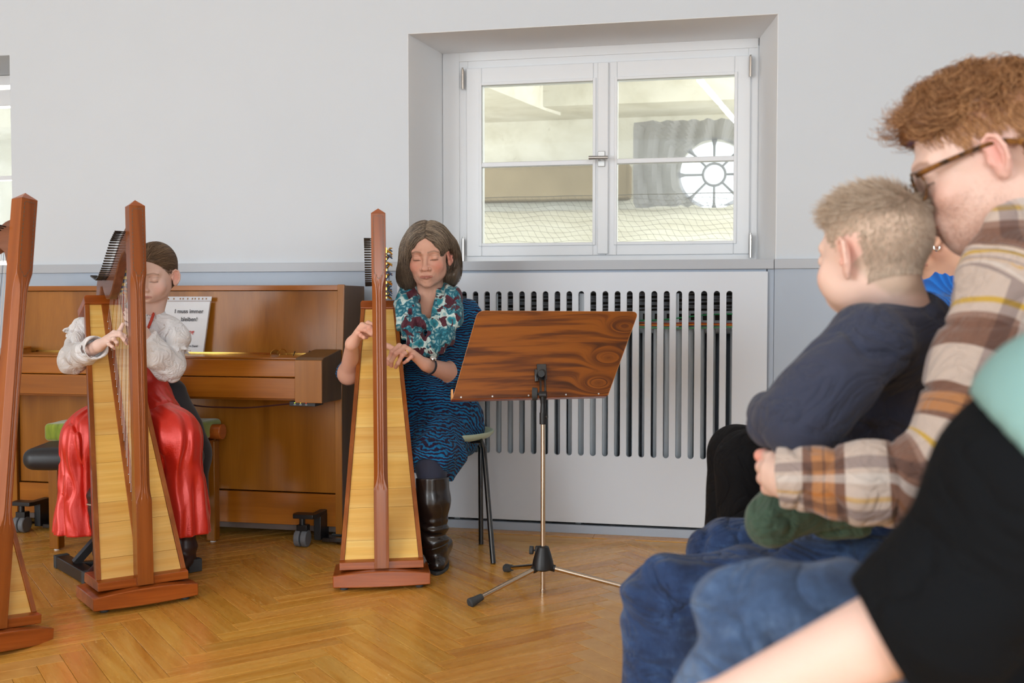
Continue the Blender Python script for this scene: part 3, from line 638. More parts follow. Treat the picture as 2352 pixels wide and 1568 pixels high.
# paper notice in a punched sleeve, leaning on the upper panel
nA = ony(485, 690, PF+.02); nB = ony(470, 820, PF-.0); 
nt_ = thing('paper_notice', 'paper notice in a clear punched sleeve propped on the piano lid', 'notice', (nB[0]-.1, PF, .782))
def npt(u, v, d=0):                                     # u across (0 left..1 right), v up, on a leaning plane
    wv = .215; h = .234; return (nB[0]-wv*(1-u)+(nA[0]-nB[0])*v*.9, PF-.012+.034*v-d, .783+h*v)
sheet = MB(); nu, nv = 14, 14
for i in range(nu):
    for j in range(nv):
        f = lambda a, b_: tuple(np.array(npt(a/nu, b_/nv*.91, .001+.0012*math.sin(a*1.1+b_*.5)*(b_/nv))))
        sheet.add([f(i, j), f(i+1, j), f(i+1, j+1), f(i, j+1)], [(0, 1, 2, 3)])
obj('sheet', sheet, plain('notice_paper', (226, 228, 232), .6), nt_, world=True)
slv = MB(); slv.add([npt(-.02, 0, .003), npt(1.03, 0, .003), npt(1.03, 1, .003), npt(-.02, 1, .003)], [(0, 1, 2, 3)])
sm = NT('clear_sleeve'); tr2 = sm.n('BsdfTransparent'); mx = sm.n('MixShader'); mx.inputs[0].default_value = .22; sm.b.inputs['Base Color'].default_value = lin((225, 228, 232)); sm.set(rough=.2); sm.l(tr2.outputs[0], mx.inputs[1]); sm.l(sm.b.outputs[0], mx.inputs[2]); sm.l(mx.outputs[0], sm.t.nodes['Material Output'].inputs[0])
obj('sleeve', slv, sm.m, nt_, world=True, smooth=0)
st = MB().add([npt(-.02, .92, .0035), npt(1.03, .92, .0035), npt(1.03, 1.0, .0035), npt(-.02, 1.0, .0035)], [(0, 1, 2, 3)]); obj('punched_strip', st, plain('strip_grey', (196, 198, 204), .4), nt_, world=True, smooth=0)
hm = plain('punch_hole', (136, 92, 40), .7)
for u in (.1, .22, .36, .42, .52, .62, .68, .76, .84, .92):
    h_ = MB().add([npt(u-.012, .945, .0045), npt(u+.012, .945, .0045), npt(u+.012, .975, .0045), npt(u-.012, .975, .0045)], [(0, 1, 2, 3)]); obj('punch_hole', h_, hm, nt_, world=True, smooth=0)
ink = plain('ink_black', (50, 50, 56), .7); inkr = plain('ink_red', (196, 50, 44), .7)
slope = math.atan2(.034, .234)
for txt, u, v, s, m_ in (('l muss immer', .9, .70, .0245, ink), ('bleiben!', .80, .555, .0245, ink), ('eckung', .76, .33, .0245, inkr), ('sen!', .67, .185, .0245, ink), ('Vielen Dank!', .885, .09, .0115, ink)):
    c_ = bpy.data.curves.new('lettering', 'FONT'); c_.body = txt; c_.size = s; c_.align_x = 'RIGHT'; c_.extrude = .0001; c_.materials.append(m_); c_.offset = .0003
    tmp = bpy.data.objects.new('t', c_); dg_ = bpy.context.evaluated_depsgraph_get(); COL.objects.link(tmp); dg_.update()
    me_ = bpy.data.meshes.new_from_object(tmp.evaluated_get(dg_)); bpy.data.objects.remove(tmp)
    o = bpy.data.objects.new('lettering', me_); COL.objects.link(o); o.parent = nt_
    o.location = Vector(npt(u, v, .0055))-nt_.location; o.rotation_euler = (PI/2-slope, 0, 0)
# ================================================================ ORGANIC SHAPES (signed distance fields meshed with surface nets)
def A3(*p): return np.array(p, float)
def smin(a, b, k):
    if k <= 0: return np.minimum(a, b)
    h = np.maximum(k-np.abs(a-b), 0)/k; return np.minimum(a, b)-h*h*k*.25
def smax(a, b, k): return -smin(-a, -b, k)
def cap(P, a, b, ra, rb):
    a = np.asarray(a, float); b = np.asarray(b, float); ab = b-a; L = ab @ ab+1e-12
    t = np.clip(((P-a) @ ab)/L, 0, 1); return np.linalg.norm(P-a-t[:, None]*ab, axis=1)-(ra+(rb-ra)*t)
def chain(P, pts, rs, k=.02):
    d = None
    for i in range(len(pts)-1):
        e = cap(P, pts[i], pts[i+1], rs[i], rs[i+1]); d = e if d is None else smin(d, e, k)
    return d
def ell(P, c, r, R=None):
    q = P-np.asarray(c, float)
    if R is not None: q = q @ R
    r = np.asarray(r, float); k0 = np.linalg.norm(q/r, axis=1); k1 = np.linalg.norm(q/(r*r), axis=1)+1e-9
    return k0*(k0-1)/k1
def rbox(P, c, h, r, R=None):
    q = P-np.asarray(c, float)
    if R is not None: q = q @ R
    q = np.abs(q)-(np.asarray(h, float)-r); return np.linalg.norm(np.maximum(q, 0), axis=1)+np.minimum(q.max(axis=1), 0)-r
def basis(z, x=(0, 0, 1)):
    """columns: local x, y, z with z along the given vector"""
    z = np.array(z, float); z /= np.linalg.norm(z); x = np.array(x, float); x = x-z*(x @ z); x /= np.linalg.norm(x)+1e-9
    return np.stack([x, np.cross(z, x), z], axis=1)
def fcap(P, a, b, ra, rb, side, flat):
    """tapered limb with an elliptic section: 'side' axis keeps the radius, the other one is scaled by flat"""
    B = basis(np.asarray(b)-np.asarray(a), side); q = (P-np.asarray(a)) @ B; q[:, 1] /= flat
    L = np.linalg.norm(np.asarray(b)-np.asarray(a)); t = np.clip(q[:, 2]/L, 0, 1)
    e = q.copy(); e[:, 2] -= t*L; return (np.linalg.norm(e, axis=1)-(ra+(rb-ra)*t))*min(1, flat)
def vnoise(P, s=1., seed=0):
    Q = P*s; I = np.floor(Q).astype(np.int64); F = Q-I; F = F*F*(3-2*F); out = 0
    for dx in (0, 1):
        for dy in (0, 1):
            for dz in (0, 1):
                h = ((I[:, 0]+dx)*374761393+(I[:, 1]+dy)*668265263+(I[:, 2]+dz)*2147483647+seed*974711) & 0xffffffff
                h = (h ^ (h >> 13))*1274126177 & 0xffffffff; h = (h ^ (h >> 16)) & 0xffff
                wgt = (F[:, 0] if dx else 1-F[:, 0])*(F[:, 1] if dy else 1-F[:, 1])*(F[:, 2] if dz else 1-F[:, 2]); out = out+wgt*(h/65535.)
    return out*2-1
def crease(P, amp, sc=9., seed=3, ani=(1, 1, 1), w=3.):
    n = vnoise(P*np.asarray(ani, float), sc, seed)+.35*vnoise(P*np.asarray(ani, float), sc*2.3, seed+5); return amp*np.clip(1-np.abs(n)*w, 0, 1)**1.5
def folds(P, d, freq, amp, warp=.6, seed=1, ws=9.):
    return amp*np.sin((P @ np.asarray(d, float))*freq+warp*6*vnoise(P, ws, seed))
def netmesh(f, lo, hi, h, margin=1.35, proj=0):
    proj = proj or (2 if h < .003 else 1)
    lo = np.asarray(lo, float); hi = np.asarray(hi, float); B = 8
    nb = np.ceil((hi-lo)/(h*B)).astype(int); n = nb*B+1
    g = [np.arange(nb[i])*B*h+lo[i]+B*h/2 for i in range(3)]
    C_ = np.stack(np.meshgrid(*g, indexing='ij'), -1).reshape(-1, 3); dc = f(C_)
    keep = np.abs(dc) < B*h*.87*margin
    Fd = np.repeat(np.repeat(np.repeat(dc.reshape(nb), B, 0), B, 1), B, 2)
    Fd = np.pad(Fd, ((0, 1),)*3, mode='edge').astype(np.float32)
    kb = np.argwhere(keep.reshape(nb)); off = np.stack(np.meshgrid(*[np.arange(B+1)]*3, indexing='ij'), -1).reshape(-1, 3)
    for s in range(0, len(kb), 400):
        idx = (kb[s:s+400, None, :]*B+off[None]).reshape(-1, 3); v = f(idx*h+lo); Fd[idx[:, 0], idx[:, 1], idx[:, 2]] = v
    S = Fd < 0; nc = n-1
    cnt = np.zeros(nc, np.int8)
    for a in (0, 1):
        for b in (0, 1):
            for c in (0, 1): cnt += S[a:a+nc[0], b:b+nc[1], c:c+nc[2]]
    act = (cnt > 0) & (cnt < 8); cells = np.argwhere(act); vid = -np.ones(nc, np.int64); vid[act] = np.arange(len(cells))
    acc = np.zeros((len(cells), 3)); m = np.zeros(len(cells))
    cor = [(a, b, c) for a in (0, 1) for b in (0, 1) for c in (0, 1)]
    vals = {c: Fd[cells[:, 0]+c[0], cells[:, 1]+c[1], cells[:, 2]+c[2]] for c in cor}
    for c0 in cor:
        for ax in range(3):
            if c0[ax]: continue
            c1 = list(c0); c1[ax] = 1; a, b = vals[c0], vals[tuple(c1)]; x = (a < 0) != (b < 0)
            t = np.where(x, a/(a-b+1e-12), 0); p = np.zeros((len(cells), 3)); p += c0; p[:, ax] += t; acc += p*x[:, None]; m += x
    V = (cells+acc/m[:, None])*h+lo; Q = []
    for ax in range(3):
        o1, o2 = [(1, 2), (2, 0), (0, 1)][ax]
        sl0 = [slice(1, nc[i]) for i in range(3)]; sl0[ax] = slice(0, nc[ax]); sl1 = list(sl0); sl1[ax] = slice(1, nc[ax]+1)
        a, b = S[tuple(sl0)], S[tuple(sl1)]; E_ = np.argwhere(a != b)
        if not len(E_): continue
        sg = a[E_[:, 0], E_[:, 1], E_[:, 2]]; base = E_.copy()
        for i in range(3):
            if i != ax: base[:, i] += 1
        def cv_(d1, d2): q = base.copy(); q[:, o1] -= d1; q[:, o2] -= d2; return vid[q[:, 0], q[:, 1], q[:, 2]]
        q = np.stack([cv_(0, 0), cv_(1, 0), cv_(1, 1), cv_(0, 1)], 1); q[~sg] = q[~sg][:, ::-1]; Q.append(q)
    Q = np.concatenate(Q); Q = Q[(Q >= 0).all(1)]
    for _ in range(proj):
        d = f(V); e = h*.25; G = np.stack([f(V+np.eye(3)[i]*e)-d for i in range(3)], 1)/e
        st = d[:, None]*G/(np.sum(G*G, 1)[:, None]+1e-6); ln = np.linalg.norm(st, axis=1); st *= np.minimum(1, h*.6/(ln+1e-9))[:, None]; V = V-st*.8
    return V, Q
def npobj(name, parts, mat, parent, attrs=None, kind=None, label=None, world=True):
    """parts: list of (V, Q) arrays joined into one mesh; attrs: dict name -> (type, fn(V))"""
    V = np.concatenate([p[0] for p in parts]); off = np.cumsum([0]+[len(p[0]) for p in parts[:-1]])
    fa = [(p[1]+o) for p, o in zip(parts, off)]
    me = bpy.data.meshes.new(name); L = np.array(root_of(parent).location) if world and parent is not None else np.zeros(3)
    me.vertices.add(len(V)); me.vertices.foreach_set('co', (V-L).astype(np.float32).ravel())
    nl = sum(f.size for f in fa); nf = sum(len(f) for f in fa); li = np.concatenate([f.ravel() for f in fa]); sz = np.concatenate([np.full(len(f), f.shape[1]) for f in fa])
    me.loops.add(nl); me.loops.foreach_set('vertex_index', li.astype(np.int32)); me.polygons.add(nf)
    me.polygons.foreach_set('loop_start', np.concatenate([[0], np.cumsum(sz)[:-1]]).astype(np.int32)); me.polygons.foreach_set('loop_total', sz.astype(np.int32)); me.update(calc_edges=True)
    me.polygons.foreach_set('use_smooth', np.ones(nf, bool))
    for k, (ty, fn) in (attrs or {}).items():
        d = fn(V) if callable(fn) else fn; a = me.attributes.new(k, ty, 'POINT')
        if ty == 'FLOAT_COLOR': a.data.foreach_set('color', np.concatenate([d, np.ones((len(V), 1))], 1).astype(np.float32).ravel())
        elif ty == 'FLOAT_VECTOR': a.data.foreach_set('vector', d.astype(np.float32).ravel())
        else: a.data.foreach_set('value', d.astype(np.float32).ravel())
    if mat: me.materials.append(mat)
    o = bpy.data.objects.new(name, me); COL.objects.link(o)
    if parent is not None: o.parent = parent
    if kind: o['kind'] = kind
    if label: o['label'] = label
    return o
def linA(c):
    c = np.asarray(c, float)/255; return np.where(c <= .04045, c/12.92, ((c+.055)/1.055)**2.4)
def unit(v): v = np.asarray(v, float); return v/np.linalg.norm(v)
class Head:
    """head frame: x = the person's right, y = forward, z = up; metres scaled by s"""
    def __init__(s, px, py, d, yaw, pitch, roll=0, scale=1.):
        s.c = at(px, py, d); v = ray(px, py); v[2] = 0; v = unit(v); Z = A3(0, 0, 1); rt = np.cross(v, Z)
        y, p, r = map(math.radians, (yaw, pitch, roll)); fh = -v*math.cos(y)+rt*math.sin(y)
        f = fh*math.cos(p)-Z*math.sin(p); u = Z*math.cos(p)+fh*math.sin(p); x = np.cross(f, u)
        u2 = u*math.cos(r)+x*math.sin(r); x2 = np.cross(f, u2); s.R = np.stack([x2, f, u2], 1); s.s = scale
    def L(s, P): return (P-s.c) @ s.R/s.s
    def W(s, *p):
        p = np.asarray(p[0] if len(p) == 1 else p, float); return s.c+(p*s.s) @ s.R.T
def ear_sdf(q, sx, p=(.074, -.006, -.004), k=1.0, out=.5):
    """q: head-local points"""
    e = q-np.array([sx*p[0], p[1], p[2]]); e = e*np.array([sx, 1, 1])
    a = out; ca, sa = math.cos(a), math.sin(a)         # flare away from the skull towards the back
    X = ca*e[:, 0]+sa*e[:, 1]; Y = -sa*e[:, 0]+ca*e[:, 1]; E = np.stack([X, Y, e[:, 2]], 1)/k
    E[:, 1] += -.12*E[:, 2]
    d = ell(E, (.004, -.006, .0), (.0055, .0165, .030))
    d = smin(d, ell(E, (.003, -.001, -.026), (.0055, .009, .011)), .006)
    rim = [(.008, .006, .014), (.0095, .001, .026), (.0095, -.009, .0305), (.010, -.019, .024), (.0105, -.0225, .008), (.0095, -.0195, -.010), (.007, -.010, -.024)]
    d = smin(d, chain(E, rim, [.0026, .003, .0033, .0035, .0033, .003, .0035], .002), .003)
    sc = ell(E, (.0115, -.007, .004), (.0065, .0105, .020)); d = smax(d, -sc, .003)
    ah = chain(E, [(.008, -.014, .016), (.0085, -.0145, .0), (.008, -.010, -.012)], [.002, .0024, .002], .002); d = smin(d, ah, .002)
    ct = ell(E, (.0105, .001, -.004), (.005, .0055, .009)); d = smax(d, -ct, .002)
    tg = ell(E, (.007, .0075, -.006), (.004, .003, .006)); return smin(d, tg, .003)*k
def head_sdf(q, g, eyes='down'):
    """g: dict of proportions"""
    jw = g.get('jaw', 1.); nz = g.get('nose', 1.); ch = g.get('child', 0.)
    d = ell(q, (0, -.014, .036), (.073+.002*ch, .094, .082))
    d = smin(d, ell(q, (0, .022, -.02), (.061, .064, .080-.008*ch)), .03)
    d = smin(d, ell(q, (0, .028, -.066+.012*ch), (.044*jw, .046, .038-.004*ch)), .03)
    d = smin(d, ell(q, (0, .064, -.094+.016*ch), (.017*jw, .014, .014)), .022)
    for s in (1, -1):
        d = smin(d, ell(q, (s*.046*jw, .006, -.052+.008*ch), (.016, .03, .026)), .025)
        d = smin(d, ell(q, (s*.038, .058, -.030), (.022+.004*ch, .020, .020+.004*ch)), .022)
        d = smin(d, cap(q, (s*.012, .085, .023), (s*.042, .068, .024), .007*(1-.4*ch), .006), .018)
        d = smax(d, -ell(q, (s*.032, .093, .004), (.0165, .0135, .0125)), .014)
        d = smin(d, ell(q, (s*.0315, .0715, .002), (.0150, .0142, .0138)), .004)
    nl = .108-.006*ch+(nz-1)*.02
    d = smin(d, cap(q, (0, .084, .012), (0, nl-.004, -.030), .0062, .0085), .012)
    d = smin(d, ell(q, (0, nl-.001, -.034), (.0098*nz, .0105, .0088)), .006)
    for s in (1, -1):
        d = smin(d, ell(q, (s*.0115*nz, .093, -.037), (.0068, .009, .0066)), .006)
        d = smax(d, -ell(q, (s*.0062, .099, -.0445), (.0034, .005, .0032)), .003)
    d = smin(d, ell(q, (0, .076, -.060), (.026, .019, .021)), .016)
    ml = g.get('mouth', -.0625); lw = g.get('lipw', .023); lt = g.get('lip', 1.)
    d = smin(d, chain(q, [(-lw, .081, ml), (-.008, .0935, ml+.0035), (0, .0945, ml+.0022), (.008, .0935, ml+.0035), (lw, .081, ml)], [.0015, .0040*lt, .0036*lt, .0040*lt, .0015], .003), .005)
    d = smin(d, chain(q, [(-lw*.9, .081, ml-.002), (0, .0925, ml-.0065), (lw*.9, .081, ml-.002)], [.0015, .0050*lt, .0015], .003), .005)
    d = smax(d, -chain(q, [(-lw, .087, ml-.0005), (0, .0985, ml-.0018), (lw, .087, ml-.0005)], [.0009, .0012, .0009], .001), .002)
    d = smax(d, -ell(q, (0, .094, ml-.0165), (.014, .006, .004)), .008)
    for s in (1, -1):
        m = (q[:, 0]*s > .05) & (np.abs(q[:, 1]) < .06) & (np.abs(q[:, 2]) < .07)
        if m.any(): d[m] = smin(d[m], ear_sdf(q[m], s, k=g.get('ear', 1.), out=g.get('flare', .5)), .004)
    return d
def skin_mat(name, rgb, sss=.12, rough=.5):
    t = NT(name); a = t.n('Attribute', attribute_name='Col'); n = t.noise(t.coords('Object'), 55, 5, .6).outputs[0]
    c = t.mix(t.val('MULTIPLY', n, .25), a.outputs[0], tuple(x*.8 for x in lin(rgb)[:3])+(1,)); t.l(c, t.b.inputs['Base Color'])
    f = t.noise(t.coords('Object'), 420, 2, .6).outputs[0]; t.bump(f, .12, .0006)
    t.b.inputs['Subsurface Radius'].default_value = (.009, .004, .0025); t.b.inputs['Subsurface Scale'].default_value = .6
    return t.set(rough=rough, sss=sss).m
def skin_col(Hd, base, lip, cheek, hair=None, brow=None, lid=(0, 0, 0), brow_w=.0035, lash=(52, 36, 30), ml=-.0625, ear=None, eyecol=None):
    base = linA(base)
    def fn(V):
        q = Hd.L(V); C_ = np.tile(base, (len(V), 1))
        def mixin(wgt, col): C_[:] = C_*(1-wgt[:, None])+linA(col)*wgt[:, None]
        n = .5+.5*vnoise(q, 60, 3)
        for s in (1, -1):
            mixin(np.exp(-np.sum(((q-(s*.040, .064, -.030))/(.024, .03, .022))**2, 1))*(.55+.45*n)*.8, cheek)
        mixin(np.exp(-np.sum(((q-(0, .108, -.034))/(.012, .012, .012))**2, 1))*.5, cheek)
        for s in (1, -1): mixin(np.exp(-np.sum(((q-(s*.082, -.012, -.002))/(.014, .028, .034))**2, 1))*.75*(q[:, 1] > -.05), ear or cheek)
        z = q[:, 2]-ml+.0022; x = np.abs(q[:, 0]); w_ = np.clip(1.4-np.abs(z)/(.0075*np.clip(1-(x/.026)**2, .01, 1)+.0005), 0, 1)*(q[:, 1] > .075)*(x < .025); mixin(w_*.75, lip)
        mixin((np.abs(z+.0012+.12*x) < .0011)*(q[:, 1] > .07)*(x < .023)*.75, (110, 50, 46))
        for s in (1, -1):
            ex = (q[:, 0]*s-.0315); ez = q[:, 2]-(-.0062-.9*(ex*12)**2*.012-.0+.0); mixin(np.clip(1.3-np.abs(ez)/.0016, 0, 1)*(np.abs(ex) < .0145)*(q[:, 1] > .06)*.9, lash)
            mixin(np.exp(-((q[:, 2]-.0105)/.0022)**2)*(np.abs(ex) < .016)*(q[:, 1] > .06)*.3, (150, 92, 80))
            if eyecol: mixin(np.clip(1.3-np.abs(q[:, 2]+.0040+.1*np.abs(ex))/.0017, 0, 1)*(np.abs(ex) < .010)*(q[:, 1] > .06)*.7, eyecol)
            if brow:
                bx = q[:, 0]*s; bz = .0225+.004*np.sin(np.clip((bx-.012)/.034, 0, 1)*PI*.8)-.004*np.clip((bx-.035)/.015, 0, 1)
                mixin(np.clip(1.4-np.abs(q[:, 2]-bz)/brow_w, 0, 1)*(bx > .011)*(bx < .05)*(q[:, 1] > .045)*.55, brow)
        earm = np.ones(len(V))
        for s in (1, -1): earm = np.minimum(earm, 1-((np.abs(q[:, 1]+.008) < .028) & (np.abs(q[:, 2]) < .036) & (q[:, 0]*s > .0655)))
        if hair is not None: mixin(hair[0](q)*earm, hair[1])
        return C_
    return fn
def strands(roots, dirf, n, step, rad, surf=None, off=None, jit=.15, wave=0, seed=5, taper=.25):
    """grow hair from the roots: dirf(P, i) -> direction; surf: sdf kept at distance off(i)"""
    g = np.random.RandomState(seed); N = len(roots); P = np.array(roots, float); pts = [P.copy()]
    J = g.normal(0, jit, (N, 3)); st = np.asarray(step)*(np.ones(N) if np.ndim(step) == 0 else 1); ph = g.uniform(0, 6.28, N); om = g.uniform(.7, 1.3, N); of = g.uniform(.3, 1, N)
    for i in range(n):
        D = dirf(P, i)+J; 
        if surf is not None:
            e = 1e-3; d0 = surf(P); G = np.stack([surf(P+np.eye(3)[k]*e)-d0 for k in range(3)], 1)/e; G /= np.linalg.norm(G, axis=1)[:, None]+1e-9
            D = D-G*np.sum(D*G, 1)[:, None]
        D /= np.linalg.norm(D, axis=1)[:, None]+1e-9
        if wave:
            U = np.cross(D, [0, 0, 1.]); U /= np.linalg.norm(U, axis=1)[:, None]+1e-9; W_ = np.cross(D, U)
            D = D+wave*(U*np.sin(i*om*1.1+ph)[:, None]+W_*np.cos(i*om*1.1+ph)[:, None])
        P = P+D*st[:, None]
        if surf is not None:
            d1 = surf(P); P = P-G*(d1-off(i)*of)[:, None]*.8
        pts.append(P.copy())
    T = np.stack(pts, 1); K = n+1
    R_ = np.linspace(1, taper, K)*rad; vs = []
    t = np.gradient(T, axis=1); t /= np.linalg.norm(t, axis=2)[..., None]+1e-9; a = np.cross(t, A3(.31, .52, .79)); a /= np.linalg.norm(a, axis=2)[..., None]+1e-9; b = np.cross(t, a)
    for j in range(3):
        th = 2*PI*j/3; vs.append(T+(a*math.cos(th)+b*math.sin(th))*R_[None, :, None])
    V = np.stack(vs, 2).reshape(-1, 3); base = (np.arange(N)*K*3)[:, None, None]+(np.arange(K-1)*3)[None, :, None]; j = np.arange(3)[None, None]; k = (j+1) % 3
    Q = np.stack([base+j, base+k, base+3+k, base+3+j], -1).reshape(-1, 4)
    sh = np.repeat(g.uniform(0, 1, N), K*3)
    return V, Q, sh
def hair_mat(name, dark, light, rough=.45):
    t = NT(name); a = t.n('Attribute', attribute_name='shade'); t.l(t.ramp(a.outputs['Fac'], [(0, dark), (.55, tuple((x+y)/2 for x, y in zip(dark, light))), (1, light)]), t.b.inputs['Base Color'])
    return t.set(rough=rough, spec=.4).m
def wrinkle(t, h, scale=9., dist=.012, strength=.55, ani=(1, 1, 1)):
    n = t.noise(t.coords('Object', ani), scale, 3, .5, 1.6).outputs[0]; r = t.val('ABSOLUTE', t.val('SUBTRACT', n, .5)); r = t.val('POWER', t.val('MINIMUM', t.val('MULTIPLY', r, 6), 1), .6)
    b1 = t.n('Bump'); b1.inputs['Strength'].default_value = strength; b1.inputs['Distance'].default_value = dist; t.l(r, b1.inputs['Height'])
    b2 = t.n('Bump'); b2.inputs['Strength'].default_value = .3; b2.inputs['Distance'].default_value = .0007; t.l(h, b2.inputs['Height']); t.l(b1.outputs[0], b2.inputs['Normal']); t.l(b2.outputs[0], t.b.inputs['Normal'])
def cloth(name, rgb, rough=.85, noise=.08, nscale=14, weave=0, bump=.25, sheen=.15, rgb2=None, wr=0, wd=.010, ani=(1, 1, 1), spec=.5):
    t = NT(name); n = t.noise(t.coords('Object'), nscale, 5, .6).outputs[0]
    c = t.mix(n, tuple(x*(1-noise) for x in lin(rgb)[:3])+(1,), lin(rgb2) if rgb2 else tuple(min(1, x*(1+noise)) for x in lin(rgb)[:3])+(1,)); t.l(c, t.b.inputs['Base Color'])
    f = t.noise(t.coords('Object'), weave or 500, 2, .7).outputs[0]; (wrinkle(t, f, wr, wd, .55, ani) if wr else t.bump(f, bump, .0006)); return t.set(rough=rough, sheen=sheen, spec=spec).m
def finger(P, pts, r0, r1, k=.004):
    n = len(pts); return chain(P, pts, [r0+(r1-r0)*i/(n-1) for i in range(n)], k)
def hand_sdf(wrist, knuckles, fingers, thumb, r=.0085, palm=.012, wr=(.026, .6), back=(0, 0, 1), tb=None):
    """wrist point, 4 knuckle points, finger joint lists (from the knuckle), thumb joints (from the palm)"""
    wrist = np.asarray(wrist)
    def f(P):
        d = None
        for i, k_ in enumerate(knuckles):
            w_ = wrist+(np.asarray(k_)-wrist)*.12+(np.asarray(k_)-np.mean(knuckles, 0))*.25
            e = cap(P, w_, k_, palm*1.08, r*1.12); d = e if d is None else smin(d, e, .014)
        for i, fp in enumerate(fingers):
            rr = r*(1, 1.04, .98, .86)[i]; d = smin(d, finger(P, [knuckles[i]]+list(fp), rr*1.05, rr*.78), .0045)
            for j in fp[:1]: d = smin(d, np.linalg.norm(P-np.asarray(j), axis=1)-rr*1.06, .003)
        th = finger(P, thumb, r*1.45, r*.95); d = smin(d, th, .010)
        return d
    return f
def bbox(pts, m):
    p = np.array(pts); return p.min(0)-m, p.max(0)+m

def hidden_arm(parts, pts, r=.026):
    """upper arm inside the clothing, so that hand and head belong to one body"""
    pts = [np.array(p) for p in pts]; lo, hi = bbox(pts, .06); return parts+[netmesh(lambda P: chain(P, pts, [r]*len(pts), .01), lo, hi, .011, proj=1)]
# ================================================================ MUSIC STAND
def music_stand():
    f0 = onz(1247, 1360); D = float((f0-_C) @ _f); T = thing('music_stand', 'music stand with walnut veneer desk and nickel tripod', 'music stand', f0)
    a = lambda x, y, dd=0: at(x, y, D+dd)
    b_ = lambda p: A3(f0[0], f0[1], p[2])
    ztop = a(1245, 960)[2]; zh = a(1247, 1300)[2]
    obj('pole', MB().tube([b_(a(0, 1360))+A3(0, 0, .0), b_(a(0, 965))], .0082, 16).tube([b_(a(0, 1357)), b_(a(0, 1352))], .0098, 16), M['nickel'], T, world=True)
    hub = MB().lathe([(.0105, a(0, 1252)[2]), (.020, a(0, 1254)[2]), (.027, a(0, 1268)[2]), (.034, a(0, 1285)[2]), (.038, a(0, 1300)[2]), (.038, a(0, 1304)[2]), (.02, a(0, 1309)[2])], (f0[0], f0[1], 0), 28)
    zc = a(0, 1258)[2]; hub.box((f0[0]-.026, f0[1]-.012, zc-.03), (f0[0]-.006, f0[1]+.012, zc+.006))
    h = obj('hub', hub, M['black_plastic'], T, world=True, bevel=.001)
    obj('clamp_knob', MB().tube([(f0[0]-.026, f0[1], zc-.008), (f0[0]-.036, f0[1], zc-.008)], .003, 8).tube([(f0[0]-.034, f0[1], zc-.008), (f0[0]-.046, f0[1], zc-.008)], [.014, .0145], 10), M['black_rubber'], h, world=True)
    zl = a(0, 1302)[2]
    for foot, rr_ in ((onz(1090, 1390), 0), (onz(1168, 1314), 0), (None, 1)):
        if foot is None: foot = np.array([f0[0]+.345, f0[1]+.02, 0.])
        st_ = A3(f0[0], f0[1], zl); dr = unit(foot-st_); s0 = st_+unit(dr*[1, 1, 0])*.03; e0 = A3(foot[0], foot[1], .016)
        L = obj('leg', MB().tube([s0, e0], .0080, 14), M['nickel'], T, world=True); d2 = unit(e0-s0)
        obj('rubber_foot', MB().tube([e0-d2*.03, e0-d2*.006, e0+d2*.018, e0+d2*.022], [.0115, .0135, .0165, .0135], 14), M['black_rubber'], L, world=True)
        obj('leg_bracket', MB().tube([s0-d2*.012, s0+d2*.012], .0125, 8), M['black_plastic'], L, world=True)
    sl = obj('sleeve', MB().tube([b_(a(0, 972)), b_(a(0, 946))], .0125, 16).tube([b_(a(0, 946)), b_(a(0, 921))], [.0105, .0085], 14).tube([b_(a(0, 955))+A3(.005, -.002, 0), b_(a(0, 955))+A3(.015, -.004, 0)], .006, 8), M['black_plastic'], T, world=True)
    # desk: a tilted board seen from behind; corners fixed in the room
    c = {'bl': a(1040, 916, .03), 'br': a(1396, 907, .10), 'tr': a(1466, 716, .18), 'tl': a(1098, 714, .11)}
    O = c['bl']; X = c['br']-O; Xl = np.linalg.norm(X); X = X/Xl; Y = c['tl']-O; n = unit(np.cross(X, Y)); n = n if n @ (_C-O) > 0 else -n; Y = np.cross(n, X) if (np.cross(n, X)) @ Y > 0 else -np.cross(n, X)
    def uv(p): dd = p-O; v = ray(0, 0)*0+(p-_C); s = ((O-_C) @ n)/(v @ n); p2 = _C+v*s; return ((p2-O) @ X, (p2-O) @ Y)
    bl, br, tr, tl = [uv(c[k]) for k in ('bl', 'br', 'tr', 'tl')]
    def rounded(p, q, r, R=.024, n_=7):
        p, q, r = map(np.array, (p, q, r)); a1 = q+unit(p-q)*R; a2 = q+unit(r-q)*R; return [tuple(a1*(1-t)**2+2*q*t*(1-t)+a2*t*t) for t in [i/n_ for i in range(n_+1)]]
    poly = [bl, br]+rounded(br, tr, tl)+rounded(tr, tl, bl)
    Mx = Matrix(((X[0], Y[0], n[0], O[0]), (X[1], Y[1], n[1], O[1]), (X[2], Y[2], n[2], O[2]), (0, 0, 0, 1)))
    t = NT('walnut_desk'); cr = t.coords('UV') ; at_ = t.n('Attribute', attribute_name='duv').outputs['Vector']
    # knots bend the grain: sum of gaussian bumps displaces the stripe phase
    sp_ = t.n('SeparateXYZ'); t.l(at_, sp_.inputs[0]); x_, y_ = sp_.outputs[0], sp_.outputs[1]
    w_, h_ = max(br[0], tr[0]), tl[1]
    rings = None
    for kx, ky in ((1435, 750), (1398, 822), (1375, 880)):
        u, v = uv(at(kx, ky, D)); dx = t.val('MULTIPLY', t.val('SUBTRACT', x_, u), 20); dy = t.val('MULTIPLY', t.val('SUBTRACT', y_, v), 40)
        e = t.val('POWER', 2.718, t.val('MULTIPLY', t.val('ADD', t.val('MULTIPLY', dx, dx), t.val('MULTIPLY', dy, dy)), -.8)); rings = e if rings is None else t.val('ADD', rings, e)
